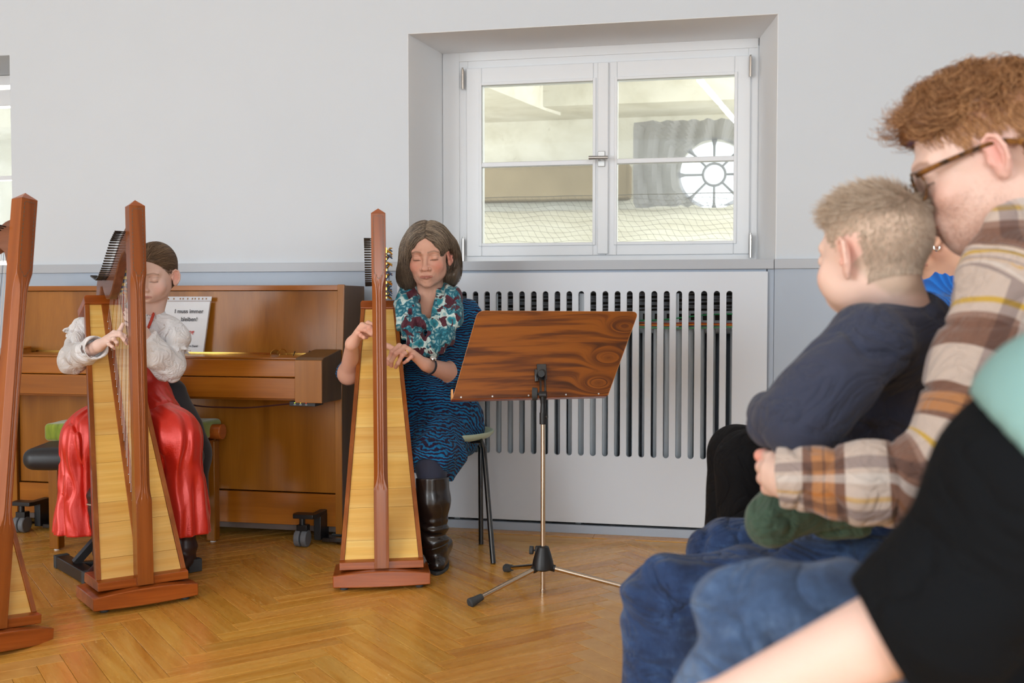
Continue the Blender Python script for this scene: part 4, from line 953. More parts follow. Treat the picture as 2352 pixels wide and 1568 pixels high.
    cm = t.n('CombineXYZ'); t.l(t.val('MULTIPLY', x_, 2.2), cm.inputs[0]); t.l(t.val('ADD', t.val('MULTIPLY', y_, 34), t.val('MULTIPLY', rings, 6.5)), cm.inputs[1])
    nz = t.noise(cm.outputs[0], 1.0, 4, .55, .35).outputs[0]
    st_ = t.val('MULTIPLY_ADD', t.val('SINE', t.val('ADD', t.val('MULTIPLY', nz, 14), t.val('MULTIPLY', rings, 9))), .5, .5)
    mixv = t.val('ADD', t.val('MULTIPLY', nz, .82), t.val('MULTIPLY', st_, .18))
    cm2 = t.n('CombineXYZ'); t.l(t.val('MULTIPLY', x_, 14), cm2.inputs[0]); t.l(t.val('MULTIPLY', y_, 600), cm2.inputs[1]); fn = t.noise(cm2.outputs[0], 1, 2).outputs[0]
    cc = t.ramp(mixv, [(.28, (78, 38, 4)), (.45, (114, 58, 4)), (.58, (144, 78, 6)), (.74, (166, 94, 12))]); cc = t.mix(t.val('MULTIPLY', fn, .3), cc, (60, 28, 8)); t.l(cc, t.b.inputs['Base Color']); t.set(rough=.35, coat=.0, spec=.25)
    bd = MB().prism(poly, -.009, 0, 'XY'); me_o = obj('desk', MB(), None, T)
    dk = bd.v; bd.v = [tuple(Mx @ Vector(p)) for p in dk]; bpy.data.objects.remove(me_o)
    o = obj('desk', bd, t.m, T, world=True, smooth=0); at2 = o.data.attributes.new('duv', 'FLOAT_VECTOR', 'POINT'); at2.data.foreach_set('vector', np.array(dk, np.float32).ravel())
    ed = MB(); k = len(poly); ring_o = [(p[0], p[1]) for p in poly]; cen = np.mean(poly, 0)
    for i in range(1, k):
        p, q = np.array(poly[i]), np.array(poly[(i+1) % k]); 
        nv = unit(A3(*(q-p), 0)); nn_ = A3(nv[1], -nv[0], 0)[:2]*.0012
        v = [(p[0], p[1], .0006), (q[0], q[1], .0006), (q[0]+nn_[0], q[1]+nn_[1], .0006), (p[0]+nn_[0], p[1]+nn_[1], .0006)]; v += [(a_[0], a_[1], -.0096) for a_ in v]
        ed.add([Mx @ Vector(a_) for a_ in v], [(0, 1, 2, 3), (3, 2, 6, 7), (4, 5, 6, 7), (0, 1, 5, 4), (0, 3, 7, 4), (1, 2, 6, 5)])
    obj('desk_edge', ed, plain('desk_edge_ply', (196, 128, 62), .4, noise=.15, nscale=60), o, world=True, smooth=0)
    lip = MB().box((bl[0]-.004, bl[1]-.002, -.055), (br[0], bl[1]+.008, -.009), Mx); obj('lip', lip, M['harp_y'], o, world=True, bevel=.002)
    lp2 = MB().prism([(-.055, 0), (-.009, 0), (-.009, .036), (-.03, .034), (-.05, .02)], bl[0]-.004, bl[0]+.003, 'YZ'); 
    lp2.v = [tuple(Mx @ Vector((p[0], p[2], p[1]))) for p in lp2.v]; obj('lip_end', lp2, plain('lip_birch', (214, 158, 96), .5), o, world=True, bevel=.001)
    for px_, py_ in ((1059, 912), (1131, 910), (1214, 908), (1300, 906), (1375, 904)):
        u, v = uv(at(px_, py_, D)); obj('screw', MB().lathe([(.003, -.0005), (.003, .0006)], (0, 0, 0), 10, Mx @ Matrix.Translation((u, v, 0))), M['steel'], o, world=True)
    # tilting bracket
    P = lambda x, y, dd=0: a(x, y, dd-.02)
    k0 = np.array(uv(at(1243, 856, D))); hinge = b_(a(0, 905)); 
    br_ = MB().box((k0[0]-.016, k0[1]-.028, 0), (k0[0]+.018, k0[1]+.03, .012), Mx); br_.box((k0[0]-.026, k0[1]-.034, .002), (k0[0]-.014, k0[1]+.01, .018), Mx)
    kb = obj('desk_bracket', br_, M['black_metal'], T, world=True, bevel=.002)
    q0 = np.array(Mx @ Vector((k0[0]+.002, k0[1]-.005, .018)))
    hinge = hinge+A3(0, 0, 0)
    for s in (-.008, .008): obj('arm', MB().tube([q0+A3(s, 0, 0), hinge+A3(s, -.002, 0)], .0042, 8), M['black_metal'], kb, world=True)
    obj('knob', MB().tube([q0+A3(0, -.004, .002), q0+A3(.0, -.026, .0)], [.0135, .012], 14), M['black_rubber'], kb, world=True)
    obj('joint', MB().tube([hinge+A3(-.012, 0, 0), hinge+A3(.012, 0, 0)], .0125, 16).tube([hinge, b_(a(0, 925))], [.012, .0095], 12), M['black_plastic'], T, world=True)
    kk = obj('tilt_knob', MB().tube([hinge+A3(-.012, 0, .003), hinge+A3(-.02, 0, .003)], .005, 10).tube([hinge+A3(-.020, 0, .003), hinge+A3(-.037, -.002, .003)], [.021, .022], 20), M['black_rubber'], T, world=True)
music_stand()
# ================================================================ WOMAN AT THE HARP
def woman():
    T = thing('person', 'grey-haired woman seated in blue dress and floral scarf, hands on harp strings', 'person', at(1000, 1000, 4.2)*[1, 1, 0])
    H = Head(983, 588, 4.04, -7, 9, 2, 1.04)
    g = dict(jaw=1.04, nose=1.25, mouth=-.0635, lip=.72, lipw=.0245, ear=1.0)
    nb = at(986, 712, 4.13)
    def headf(P):
        q = H.L(P); d = head_sdf(q, g)
        d = smin(d, cap(P, H.W(0, -.028, -.05), nb, .055, .060), .022)
        d = smin(d, cap(P, H.W(.02, .015, -.085), nb+A3(.0, -.03, 0), .018, .02), .03)
        return d+.0005*vnoise(P, 120, 2)
    lo, hi = bbox([H.c, nb], .14); V1 = netmesh(headf, lo, hi, .0021)
    # ---- hands and forearms
    a = at
    LW = a(974, 836, 3.86); LE = a(1040, 858, 4.06)
    kn = [a(917, 794, 3.80), a(929, 797, 3.79), a(940, 804, 3.795), a(950, 814, 3.81)]
    fg = [[a(900, 811, 3.775), a(895, 828, 3.785), a(897, 839, 3.80)], [a(910, 813, 3.765), a(903, 831, 3.775), a(907, 842, 3.79)], [a(925, 815, 3.77), a(914, 833, 3.775), a(905, 845, 3.79)][:3], [a(945, 819, 3.79), a(936, 827, 3.785), a(928, 833, 3.79)]]
    fg[2] = [a(924, 816, 3.765), a(914, 834, 3.77), a(909, 843, 3.785)]
    fg[1] = [a(909, 812, 3.762), a(899, 829, 3.772), a(899, 840, 3.79)]
    fg[0] = [a(901, 808, 3.775), a(893, 824, 3.785), a(892, 836, 3.80)]
    hl = hand_sdf(LW, kn, fg, [a(934, 812, 3.83), a(908, 804, 3.82), a(892, 795, 3.815), a(880, 789, 3.81)], r=.0088, palm=.0125)
    def lf(P): return smin(smin(hl(P), fcap(P, LW+(LE-LW)*.08, LE, .026, .040, (0, 0, 1), .85), .02), fcap(P, LE, a(1062, 800, 4.12), .04, .045, (0, 0, 1), 1), .03)
    lo, hi = bbox([LW, LE]+kn, .07); hi[2] += .04; V2 = netmesh(lf, lo, hi, .0022)
    RW = a(808, 790, 3.90); RE = a(802, 856, 4.07)
    kr = [a(846, 742, 3.86), a(832, 746, 3.85), a(826, 756, 3.85), a(822, 766, 3.86)]
    fr_ = [[a(862, 748, 3.83), a(872, 758, 3.83), a(876, 766, 3.84)], [a(849, 752, 3.82), a(862, 763, 3.82), a(870, 768, 3.83)], [a(840, 758, 3.82), a(853, 767, 3.82), a(860, 773, 3.83)], [a(829, 770, 3.83), a(836, 775, 3.83), a(842, 775, 3.84)]]
    hr = hand_sdf(RW, kr, fr_, [a(832, 772, 3.89), a(850, 766, 3.87), a(862, 758, 3.86), a(872, 750, 3.86)], r=.0088, palm=.0125)
    def rf(P): return smin(smin(hr(P), fcap(P, RW, RE, .026, .043, (0, 1, 0), .85), .02), cap(P, RE, a(840, 800, 4.16), .04, .045), .03)
    lo, hi = bbox([RW, RE]+kr, .07); V3 = netmesh(rf, lo, hi, .0022)
    col0 = skin_col(H, (236, 182, 158), (184, 96, 88), (222, 108, 88), brow=(96, 68, 52), brow_w=.0034, lash=(34, 24, 20), ear=(226, 120, 110), eyecol=(120, 100, 92), ml=-.0635)
    tips = np.array([f[-1] for f in fg+fr_]+[f[0] for f in fg+fr_])
    def col(V):
        C_ = col0(V); r = np.linalg.norm(V-H.c, axis=1); far = r > .3
        d = np.min(np.linalg.norm(V[:, None]-tips[None], axis=2), 1) if len(V) < 200000 else np.ones(len(V))
        w_ = (np.exp(-(d/.014)**2)*.5*far)[:, None]; C_[:] = C_*(1-w_)+linA((216, 128, 112))*w_; return C_
    npobj('body', hidden_arm(hidden_arm([V1, V2, V3], [LE, a(1066, 735, 4.14), nb]), [RE, a(900, 735, 4.2), nb]), skin_mat('skin_woman', (226, 184, 164)), T, {'Col': ('FLOAT_COLOR', col)})
    # eyes: narrow open slits showing the iris are part of the lid tint above
    # ---- hair
    def hm(q, grow=0.):
        d = ell(q, (0, -.018, .044), (.087, .104, .083))
        d = smin(d, ell(q, (.076, .008, -.035), (.030, .050, .088)), .03)
        d = smin(d, ell(q, (-.084, -.034, -.034), (.034, .054, .088)), .03); d = smin(d, ell(q, (.092, -.01, -.075), (.026, .045, .04)), .03)
        d = smin(d, ell(q, (0, -.055, -.045), (.088, .058, .088)), .03)
        d = smax(d, -ell(q, (0, .100, -.020), (.0635, .070, .101)), .018)
        d = smax(d, -ell(q, (-.084, .018, -.018), (.034, .040, .044)), .022)
        return d
    fw_ = lambda P: hm(H.L(P))*H.s+.0015*vnoise((H.L(P))*[1, 1, .25], 160, 4)
    lo, hi = bbox([H.c], .17); VH = netmesh(fw_, lo, hi, .0038)
    m = hair_mat('hair_greybrown', (46, 36, 30), (178, 158, 134), .36)
    g_ = np.random.RandomState(3); n = 3400
    rt = np.stack([g_.normal(0, .002, n)-.004, g_.uniform(-.09, .082, n), np.full(n, .11)], 1); rt[:, 2] = .13
    rt2 = np.stack([g_.uniform(-.088, .088, 1500), g_.uniform(-.11, .03, 1500), g_.uniform(.0, .09, 1500)], 1); rt3 = np.stack([g_.uniform(-.07, .07, 1600), g_.uniform(.05, .11, 1600), g_.uniform(.045, .12, 1600)], 1); rt = np.concatenate([rt, rt2, rt3])
    P0 = H.W(rt); sf = lambda P: hm(H.L(P))*H.s
    for _ in range(8):
        e = 1e-3; d0 = sf(P0); G = np.stack([sf(P0+np.eye(3)[k]*e)-d0 for k in range(3)], 1)/e; P0 = P0-G*(d0-.001)[:, None]*.9
    def df(P, i):
        q = H.L(P); s = np.sign(q[:, 0]+.004); side = np.clip(1.2-np.abs(q[:, 0])/.07, 0, 1)
        D = np.stack([s*(side*1.6+.02)-s*np.clip((-.04-q[:, 2])/.05, 0, 1)*.5, -.20*np.ones(len(q))-.15*(q[:, 0] < 0), -1.0*np.ones(len(q))], 1); return D @ H.R.T
    ln = g_.uniform(.0105, .0165, len(P0))
    V, Q, sh = strands(P0, df, 15, ln, .0012, sf, lambda i: .006, .10, wave=.14)
    q = H.L(V); ok = None
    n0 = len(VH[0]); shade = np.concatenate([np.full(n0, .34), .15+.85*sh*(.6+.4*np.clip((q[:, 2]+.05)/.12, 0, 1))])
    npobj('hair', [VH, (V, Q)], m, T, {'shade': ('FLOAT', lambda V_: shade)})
    # ---- dress
    SL, SR = a(1072, 722, 4.13), a(900, 722, 4.2); hip = a(1010, 965, 4.30); kneeL = a(990, 1062, 3.90); kneeR = a(868, 1062, 4.06)
    def torso(P):
        d = fcap(P, a(985, 765, 4.16), a(1000, 900, 4.24), .125, .115, (1, .2, 0), .8)
        d = smin(d, fcap(P, a(1000, 900, 4.24), a(1022, 972, 4.27), .125, .155, (1, .2, 0), .9), .06)
        d = smin(d, fcap(P, SR, SL, .052, .052, (0, 0, 1), 1.), .06)
        d = smin(d, cap(P, a(1058, 800, 4.07), a(985, 800, 4.08), .04, .05), .06)
        d = smin(d, cap(P, nb+A3(0, 0, -.01), a(990, 760, 4.15), .055, .09), .05)
        arm = chain(P, [SL, a(1068, 790, 4.13), a(1050, 858, 4.075)], [.056, .052, .050], .02)
        arm = smin(arm, chain(P, [a(1050, 858, 4.075), LE+(LW-LE)*.13], [.051, .050], .01), .02)
        armR = chain(P, [SR, a(840, 800, 4.17), a(800, 858, 4.085)], [.056, .052, .052], .02)
        cut = smax(armR, ((P-RE-(RW-RE)*.30) @ unit(unit(RW-RE)+unit(_C-RE)*1.0)), .004); arm = smax(arm, ((P-LE-(LW-LE)*.16) @ unit(LW-LE)), .004)
        d = smin(d, arm, .03); d = smin(d, cut, .02)
        d = d+folds(P, (.2, .3, 1), 62, .0024, .8, 3, 7)+.003*vnoise(P, 18, 5)+crease(P, .006, 8, 3, (.7, .7, 1.6), 5)
        # neckline
        return smax(d, -cap(P, nb+A3(0, -.05, .0), H.c, .070, .06), .006)
    def skirt(P):
        d = fcap(P, a(1022, 972, 4.27), kneeL+A3(0, .02, .01), .150, .080, (0, 0, 1), .95)
        d = smin(d, cap(P, a(990, 985, 4.27), kneeR, .14, .085), .08)
        d = smin(d, cap(P, kneeL+A3(0, .03, -.005), kneeR+A3(0, .03, 0), .074, .074), .05)
        d = smin(d, cap(P, a(1046, 1050, 4.0), a(1034, 1098, 3.95), .045, .016), .04)
        d = d+folds(P, (.8, .4, -.5), 46, .003, .7, 9, 8)+.003*vnoise(P, 22, 8)+crease(P, .006, 6, 5, (1.2, 1, 1), 5)
        fl = -(P[:, 2]-(.315+.55*np.clip(a(1040, 1110, 3.93)[0]-P[:, 0], 0, .5)*.62)); d = smax(d, fl, .006)
        # open underside so that the knee and boot come out of the hem
        return smax(d, -cap(P, kneeL+A3(0, -.055, -.035), kneeL+A3(.0, -.03, -.3), .058, .07), .006)
    fd = lambda P: smin(torso(P), skirt(P), .05)
    lo, hi = bbox([SL, SR, hip, kneeL, kneeR, RE, a(1046, 1060, 4)], .17); hi[2] -= .06; VD = netmesh(fd, lo, hi, .0054)
    def along(V):
        w_ = np.clip((V[:, 2]-.50)/.14, 0, 1); kk = kneeL+A3(-.02, .05, -.09); s1 = V[:, 2]; s2 = .62-np.linalg.norm((V-kk)*[1, .8, 1.25], axis=1)
        s2 = .30+ np.linalg.norm((V-kk)*[1, .75, 1.2], axis=1)*.85
        return s1*w_+s2*(1-w_)
    t = NT('dress_blue_ripple'); at_ = t.n('Attribute', attribute_name='along').outputs['Fac']; nz = t.noise(t.coords('Object', (1, 1, 1.2)), 15, 3, .55).outputs[0]; n2 = t.noise(t.coords('Object', (1, 1, .6)), 46, 2, .5).outputs[0]
    ph = t.val('ADD', t.val('MULTIPLY', at_, 640), t.val('ADD', t.val('MULTIPLY', nz, 22), t.val('MULTIPLY', n2, 7)))
    s = t.val('SINE', ph); f = t.val('MULTIPLY_ADD', s, .5, .5)
    n3 = t.noise(t.coords('Object'), 20, 2).outputs[0]
    c = t.ramp(t.val('ADD', f, t.val('MULTIPLY_ADD', n3, .5, -.25)), [(.36, (40, 24, 52)), (.46, (24, 52, 92)), (.60, (14, 96, 146)), (1.0, (22, 116, 166))])
    t.l(c, t.b.inputs['Base Color']); wrinkle(t, f, 8, .008, .5, (1, 1, .6)); t.set(rough=.8, sheen=.05, spec=.25)
    npobj('dress', [VD], t.m, T, {'along': ('FLOAT', along)})
    # ---- tights and boots
    toe = onz(1000, 1322, .0); heelc = onz(993, 1290, .0); ank = a(992, 1252, 3.84)
    def legs(P):
        return smin(cap(P, kneeL+A3(0, 0.005, -.005), a(993, 1120, 3.86), .056, .052), cap(P, hip, kneeL, .07, .058), .03)
    V5 = netmesh(legs, *bbox([kneeL, a(993, 1120, 3.86)], .10), .006)
    legR = lambda P: cap(P, kneeR, kneeR+A3(0, -.02, -.12), .055, .052); V6 = netmesh(legR, *bbox([kneeR, kneeR-A3(0, 0, .12)], .08), .008)
    npobj('tights', [V5, V6], cloth('tights_navy', (38, 42, 62), .8), T)
    bt = NT('boot_leather'); n = bt.noise(bt.coords('Object'), 70, 4).outputs[0]; bt.b.inputs['Base Color'].default_value = lin((30, 24, 23)); bt.bump(n, .15, .001); bt.set(rough=.26, coat=.35)
    def boot(top, ankle, he, to, foot_w=.036):
        dirf = unit((to-he)*[1, 1, 0])
        def f(P):
            d = chain(P, [top, top+(ankle-top)*.35, top+(ankle-top)*.75, ankle], [.061, .0625, .050, .046], .02)
            d = smin(d, chain(P, [ankle, he+A3(0, 0, .045)], [.046, .036], .02), .02)
            d = smin(d, fcap(P, he+A3(0, 0, .045), to+A3(0, 0, .030)-dirf*.03, .040, .030, np.cross(dirf, A3(0, 0, 1)), .9), .03)
            d = smin(d, cap(P, ankle, to+A3(0, 0, .035)-dirf*.09, .042, .03), .03)
            zz = P[:, 2]-ankle[2]; w_ = np.exp(-((zz-.035)/.05)**2)
            d = d+w_*.0055*np.sin(P[:, 2]*150+2.2*np.sin(P[:, 0]*40)+3*vnoise(P, 14, 3))+.0008*vnoise(P, 30, 2)
            d = smax(d, P[:, 2]-top[2]+.14*((P-top) @ A3(-.5, .6, 0)), .003); d = smax(d, -(np.linalg.norm((P-top)[:, :2], axis=1)-.0575)*-1*-1 if False else d, 0)
            d = np.maximum(d, -cap(P, top+A3(0, 0, .1), top+A3(0, 0, -.03), .057, .055)); return np.maximum(d, -P[:, 2]+.008)
        Vb = netmesh(f, *bbox([top, ankle, he, to], .085), .0034); b = npobj('boot', [Vb], bt.m, T)
        n = 24; o = [he+dirf*(-.030)]; P_ = []
        side = np.cross(dirf, A3(0, 0, 1)); L = np.linalg.norm((to-he)[:2])
        for i in range(n):
            t_ = 2*PI*i/n; u = math.cos(t_); v = math.sin(t_); w_ = .034+.009*math.exp(-((u-.45)/.5)**2)
            p = he+dirf*(L*.5-.01+(L*.5+.025)*u)+side*w_*v; P_.append((p[0], p[1]))
        obj('sole', MB().prism(P_, 0.0, .011, 'XY'), M['black_rubber'], b, world=True, bevel=.002)
        band = [ankle+A3(0, 0, -.002)+np.array([.051*math.cos(q), .051*math.sin(q), .012*math.sin(q+1)]) for q in [2*PI*i/24 for i in range(25)]]
        obj('strap', MB().tube(band, .0065, 8, flat=.45), bt.m, b, world=True)
        seam = [top+(ankle-top)*(i/8*.85)+A3(0, -.0625, 0) for i in range(9)]
    boot(a(993, 1096, 3.86), a(996, 1248, 3.88), heelc+A3(.01, .09, 0), toe+A3(0, .015, 0))
    tR = kneeR+A3(0, -.02, -.10); boot(tR, tR*[1, 1, 0]+A3(0, .0, .115), tR*[1, 1, 0]+A3(0, .02, 0), tR*[1, 1, 0]+A3(.02, -.16, 0))
    # ---- scarf
    o1 = [a(1022, 652, 4.15), a(1040, 682, 4.03), a(1040, 728, 3.97), a(1022, 770, 3.94), a(994, 800, 3.93), a(962, 792, 3.93), a(938, 750, 3.95), a(926, 705, 4.0), a(940, 660, 4.1), a(985, 645, 4.22), a(1022, 652, 4.15)]
    o2 = [a(1012, 662, 4.1), a(1012, 700, 3.99), a(996, 742, 3.94), a(972, 742, 3.94), a(948, 705, 3.98), a(950, 668, 4.08), a(985, 655, 4.19), a(1012, 662, 4.1)]
    o3 = [a(1020, 700, 3.99), a(1012, 750, 3.94), a(990, 790, 3.925), a(975, 806, 3.925)]
    def sc(P):
        d = chain(P, o1, [.030, .033, .036, .036, .034, .036, .036, .034, .032, .035, .03], .02)
        d = smin(d, chain(P, o2, [.022, .024, .024, .022, .024, .022, .03, .022], .01), .006); d = smin(d, chain(P, o3, [.026, .028, .028, .018], .01), .008)
        d = np.where(d < .03, d+.0048*np.sin(P[:, 0]*150+P[:, 2]*44*np.sign(P[:, 0]-o3[0][0]+.06)+3.5*vnoise(P, 9, 11))+.004*vnoise(P, 34, 6), d)
        return smax(d, -cap(P, nb+A3(0, .01, -.03), H.c, .052, .05), .006)
    VS = netmesh(sc, *bbox(o1, .06), .0038)
    t = NT('scarf_floral'); v = t.coords('Object'); dn = t.noise(v, 14, 3, .6); ad = t.n('VectorMath', operation='MULTIPLY_ADD'); t.l(dn.outputs['Color'], ad.inputs[0]); ad.inputs[1].default_value = (.05, .05, .05); t.l(v, ad.inputs[2])
    vo = t.n('TexVoronoi'); vo.inputs['Scale'].default_value = 26; t.l(ad.outputs[0], vo.inputs['Vector']); v2 = t.n('TexVoronoi', feature='DISTANCE_TO_EDGE'); v2.inputs['Scale'].default_value = 52; t.l(ad.outputs[0], v2.inputs['Vector'])
    sx_ = t.n('SeparateColor'); t.l(vo.outputs['Color'], sx_.inputs[0])
    pet = t.ramp(vo.outputs['Distance'], [(.0, (10, 70, 86)), (.22, (22, 120, 138)), (.42, (44, 146, 160)), (.58, (214, 228, 222)), (.8, (196, 222, 220))])
    alt = t.ramp(v2.outputs['Distance'], [(.0, (16, 84, 104)), (.12, (28, 126, 146)), (.5, (200, 220, 216))])
    c = t.mix(t.val('GREATER_THAN', sx_.outputs[0], .5), pet, alt); c = t.mix(t.val('GREATER_THAN', sx_.outputs[1], .80), c, (84, 28, 46)); bg = t.noise(v, 20, 2, .5, 1).outputs[0]
    c = t.mix(t.val('GREATER_THAN', bg, .62), c, (80, 26, 44)); t.l(c, t.b.inputs['Base Color']); t.set(rough=.7, sheen=.1)
    wrinkle(t, dn.outputs[0], 16, .006, .5); npobj('scarf', [VS], t.m, T)
    # ---- watch and ring
    wc = LW+(LE-LW)*.17; ax_ = unit(LE-LW); Bm = basis(ax_, (0, 0, 1))
    ring = [wc+Bm @ A3(.0315*math.cos(q), .029*math.sin(q), 0) for q in [2*PI*i/24 for i in range(25)]]
    wt = MB(); wt.loft([[tuple(p+Bm @ A3(rr_*math.cos(q), rr_*math.sin(q), dz)) for rr_, dz in ((0, -.006), (.0022, -.006), (.0022, .006), (0, .006))] for p, q in zip(ring, [2*PI*i/24 for i in range(25)])], cap=False)
    wo_ = obj('watch_strap', wt, plain('watch_strap_navy', (26, 26, 40), .5), T, world=True)
    vw = unit(_C-wc); top = wc+unit(vw-ax_*(vw @ ax_)+A3(.0, 0, .9))*.033; n_ = unit(top-wc); Bq = basis(n_, ax_); Mq = Matrix.Translation(top) @ Matrix([list(r_) for r_ in Bq]).to_4x4()
    obj('watch_case', MB().lathe([(.013, -.003), (.0145, 0), (.013, .004)], (0, 0, 0), 24, Mq), M['chrome'], wo_, world=True); obj('dial', MB().lathe([(.0115, .0041), (.0115, .0048)], (0, 0, 0), 24, Mq), plain('dial_white', (236, 234, 226), .3), wo_, world=True)
    fd_ = kn[2]+(fg[2][0]-kn[2])*.45; Br = basis(fg[2][0]-kn[2], (0, 0, 1)); obj('ring', MB().tube([fd_+Br @ A3(.0098*math.cos(q), .0098*math.sin(q), 0) for q in [2*PI*i/16 for i in range(17)]], .0013, 6), M['brass'], T, world=True)
    # ---- chair
    ch = thing('chair', 'pale green shell chair on black tube legs under the woman', 'chair', at(1040, 1000, 4.25)*[1, 1, 0])
    c0 = at(1050, 1010, 4.22); fl, rl = onz(1133, 1295), onz(1105, 1250); zs = .445
    rx = unit((fl-rl)*[1, 1, 0]); ry = np.cross(A3(0, 0, 1), rx)
    cx = a(1012, 1004, 4.24)*[1, 1, 0]+A3(0, 0, zs)
    st = MB(); rings = []
    for (rad_, z) in ((.02, -.006), (.16, -.004), (.20, .006), (.215, .020), (.218, .030), (.212, .032), (.19, .014), (.15, .006), (.02, .004)):
        rings.append([tuple(cx+A3(rad_*math.cos(q)*1.0, rad_*math.sin(q)*.98, z)) for q in [2*PI*i/36 for i in range(36)]])
    st.loft(rings); obj('seat', st, plain('pale_green_shell', (196, 214, 190), .35), ch, world=True)
    for foot, tq in ((fl, a(1106, 1012, 4.13)), (rl, a(1097, 1014, 4.30)), (fl-A3(.40, .06, 0), None), (rl-A3(.36, .0, 0), None)):
        tp = tq if tq is not None else cx+(unit((foot-cx)*[1, 1, 0]))*.17+A3(0, 0, -.012); tp2 = cx+(unit((foot-cx)*[1, 1, 0]))*.03+A3(0, 0, -.012); k1 = tp+(foot-tp)*.06+unit((foot-cx)*[1, 1, 0])*.012
        obj('leg', MB().tube([tp2, tp, k1, tp+(foot-tp)*.14+unit((foot-cx)*[1, 1, 0])*.010, foot+A3(0, 0, .002)], .0105, 12), M['black_metal'], ch, world=True)
    bk = MB(); ctr = cx+A3(.03, .17, .28); obj('backrest', MB().prism([(-.15, -.1), (.15, -.1), (.17, 0), (.15, .1), (-.15, .1), (-.17, 0)], -.006, .006, 'XZ', Matrix.Translation(cx+A3(.05, .24, .30))), bpy.data.materials['pale_green_shell'], ch, world=True, bevel=.004)
    obj('back_post', MB().tube([cx+A3(.05, .1, -.01), cx+A3(.05, .225, .03), cx+A3(.05, .25, .32)], .0105, 10), M['black_metal'], ch, world=True)
woman()
# ================================================================ GIRL AT THE HARP
def hairline(q, c=-.016, nape=-.062):
    return np.minimum(-.9*q[:, 1]+.75*q[:, 2]-c, q[:, 2]-nape)
def snap(P, f, it=5, off=0.):
    for _ in range(it):
        e = 1e-3; d = f(P); G = np.stack([f(P+np.eye(3)[k]*e)-d for k in range(3)], 1)/e; P = P-G*(d-off)[:, None]*.9/(np.sum(G*G, 1)[:, None]+1e-6)
    return P
def girl():
    a = at; T = thing('person', 'young girl in white puff-sleeved blouse and shiny red dress playing a harp', 'person', a(310, 1000, 3.95)*[1, 1, 0])
    H = Head(354, 632, 3.80, -24, 14, -3, .955); g = dict(jaw=.9, nose=.86, child=1., mouth=-.060, lip=.9, lipw=.019, ear=.94, flare=.75)
    nb = a(345, 722, 3.88)
    def headf(P):
        q = H.L(P); d = head_sdf(q, g); return smin(d, cap(P, H.W(0, -.03, -.05), nb, .043, .046), .022)
    V1 = netmesh(headf, *bbox([H.c, nb], .125), .0021)
    RW, RE = a(226, 794, 3.56), a(168, 826, 3.76)
    kr = [a(262, 763, 3.520), a(258, 771, 3.510), a(253, 779, 3.515), a(246, 787, 3.525)]
    fr_ = [[a(275, 764, 3.500), a(288, 772, 3.505), a(292, 780, 3.510)], [a(277, 769, 3.495), a(286, 781, 3.500), a(291, 789, 3.510)], [a(261, 778, 3.490), a(268, 786, 3.495), a(269, 792, 3.510)], [a(250, 790, 3.500), a(258, 796, 3.500), a(263, 800, 3.510)]]
    hr = hand_sdf(RW, kr, fr_, [a(250, 775, 3.550), a(268, 768, 3.550), a(276, 758, 3.545), a(282, 745, 3.540)], r=.0070, palm=.0105)
    fa = lambda P: smin(hr(P), cap(P, RW, RE, .020, .030), .015)
    V2 = netmesh(fa, *bbox([RW, RE]+kr, .05), .002)
    LW, LE = a(330, 765, 3.74), a(386, 845, 3.84)
    kl = [a(318, 735, 3.74), a(312, 740, 3.73), a(308, 747, 3.73), a(306, 754, 3.74)]
    fl_ = [[a(306, 722, 3.74), a(296, 714, 3.74), a(290, 710, 3.75)], [a(300, 728, 3.72), a(291, 722, 3.73), a(287, 717, 3.74)], [a(298, 736, 3.72), a(290, 732, 3.73), a(286, 728, 3.74)], [a(297, 746, 3.73), a(291, 744, 3.74), a(288, 741, 3.75)]]
    hl = hand_sdf(LW, kl, fl_, [a(326, 742, 3.76), a(320, 725, 3.77), a(314, 715, 3.77)], r=.0070, palm=.0105)
    V3 = netmesh(lambda P: smin(hl(P), cap(P, LW, LE, .020, .030), .015), *bbox([LW, LE]+kl, .05), .0024)
    hc = (112, 88, 66)
    hair = lambda q: np.clip(hairline(q)/.006, 0, 1)
    base = skin_col(H, (238, 204, 190), (206, 134, 128), (232, 170, 158), hair=(hair, hc), brow=(128, 92, 70), brow_w=.003, lash=(30, 20, 18), ml=-.060, ear=(236, 160, 144))
    tips = np.array([f[-1] for f in fr_+fl_])
    def col(V):
        C_ = base(V); d = np.min(np.linalg.norm(V[:, None]-tips[None], axis=2), 1); w_ = (np.exp(-(d/.012)**2)*.4)[:, None]; return C_*(1-w_)+linA((226, 140, 126))*w_
    npobj('body', hidden_arm(hidden_arm([V1, V2, V3], [LE, a(388, 770, 3.88), nb], .02), [RE, a(222, 760, 3.9), nb], .02), skin_mat('skin_girl', (238, 204, 190)), T, {'Col': ('FLOAT_COLOR', col)})
    def sk(P):
        q = H.L(P); d = ell(q, (0, -.016, .040), (.0765, .0985, .0835)); d = smin(d, ell(q, (0, -.05, -.02), (.062, .06, .06)), .03)
        d = smin(d, ell(q, (0, -.112, .0), (.036, .03, .038)), .02); return d*H.s
    g_ = np.random.RandomState(8); n = 3800; u = g_.normal(0, 1, (n, 3)); u /= np.linalg.norm(u, axis=1)[:, None]; r0 = np.array([0, -.014, .036])+u*[.078, .1, .086]
    r0 = r0[hairline(r0, -.017, -.04) > 0]; P0 = H.W(r0)
    def df(P, i):
        q = H.L(P); D = np.array([0, -.125, -.004])-q; D[:, 2] += .012; return (D/np.linalg.norm(D, axis=1)[:, None]) @ H.R.T
    V, Q, sh = strands(P0, df, 9, .0095, .00075, sk, lambda i: .0022, .09)
    VH = netmesh(lambda P: smax(sk(P)+.0006, -hairline(H.L(P), -.0135, -.07)*H.s, .004), *bbox([H.c], .15), .003)
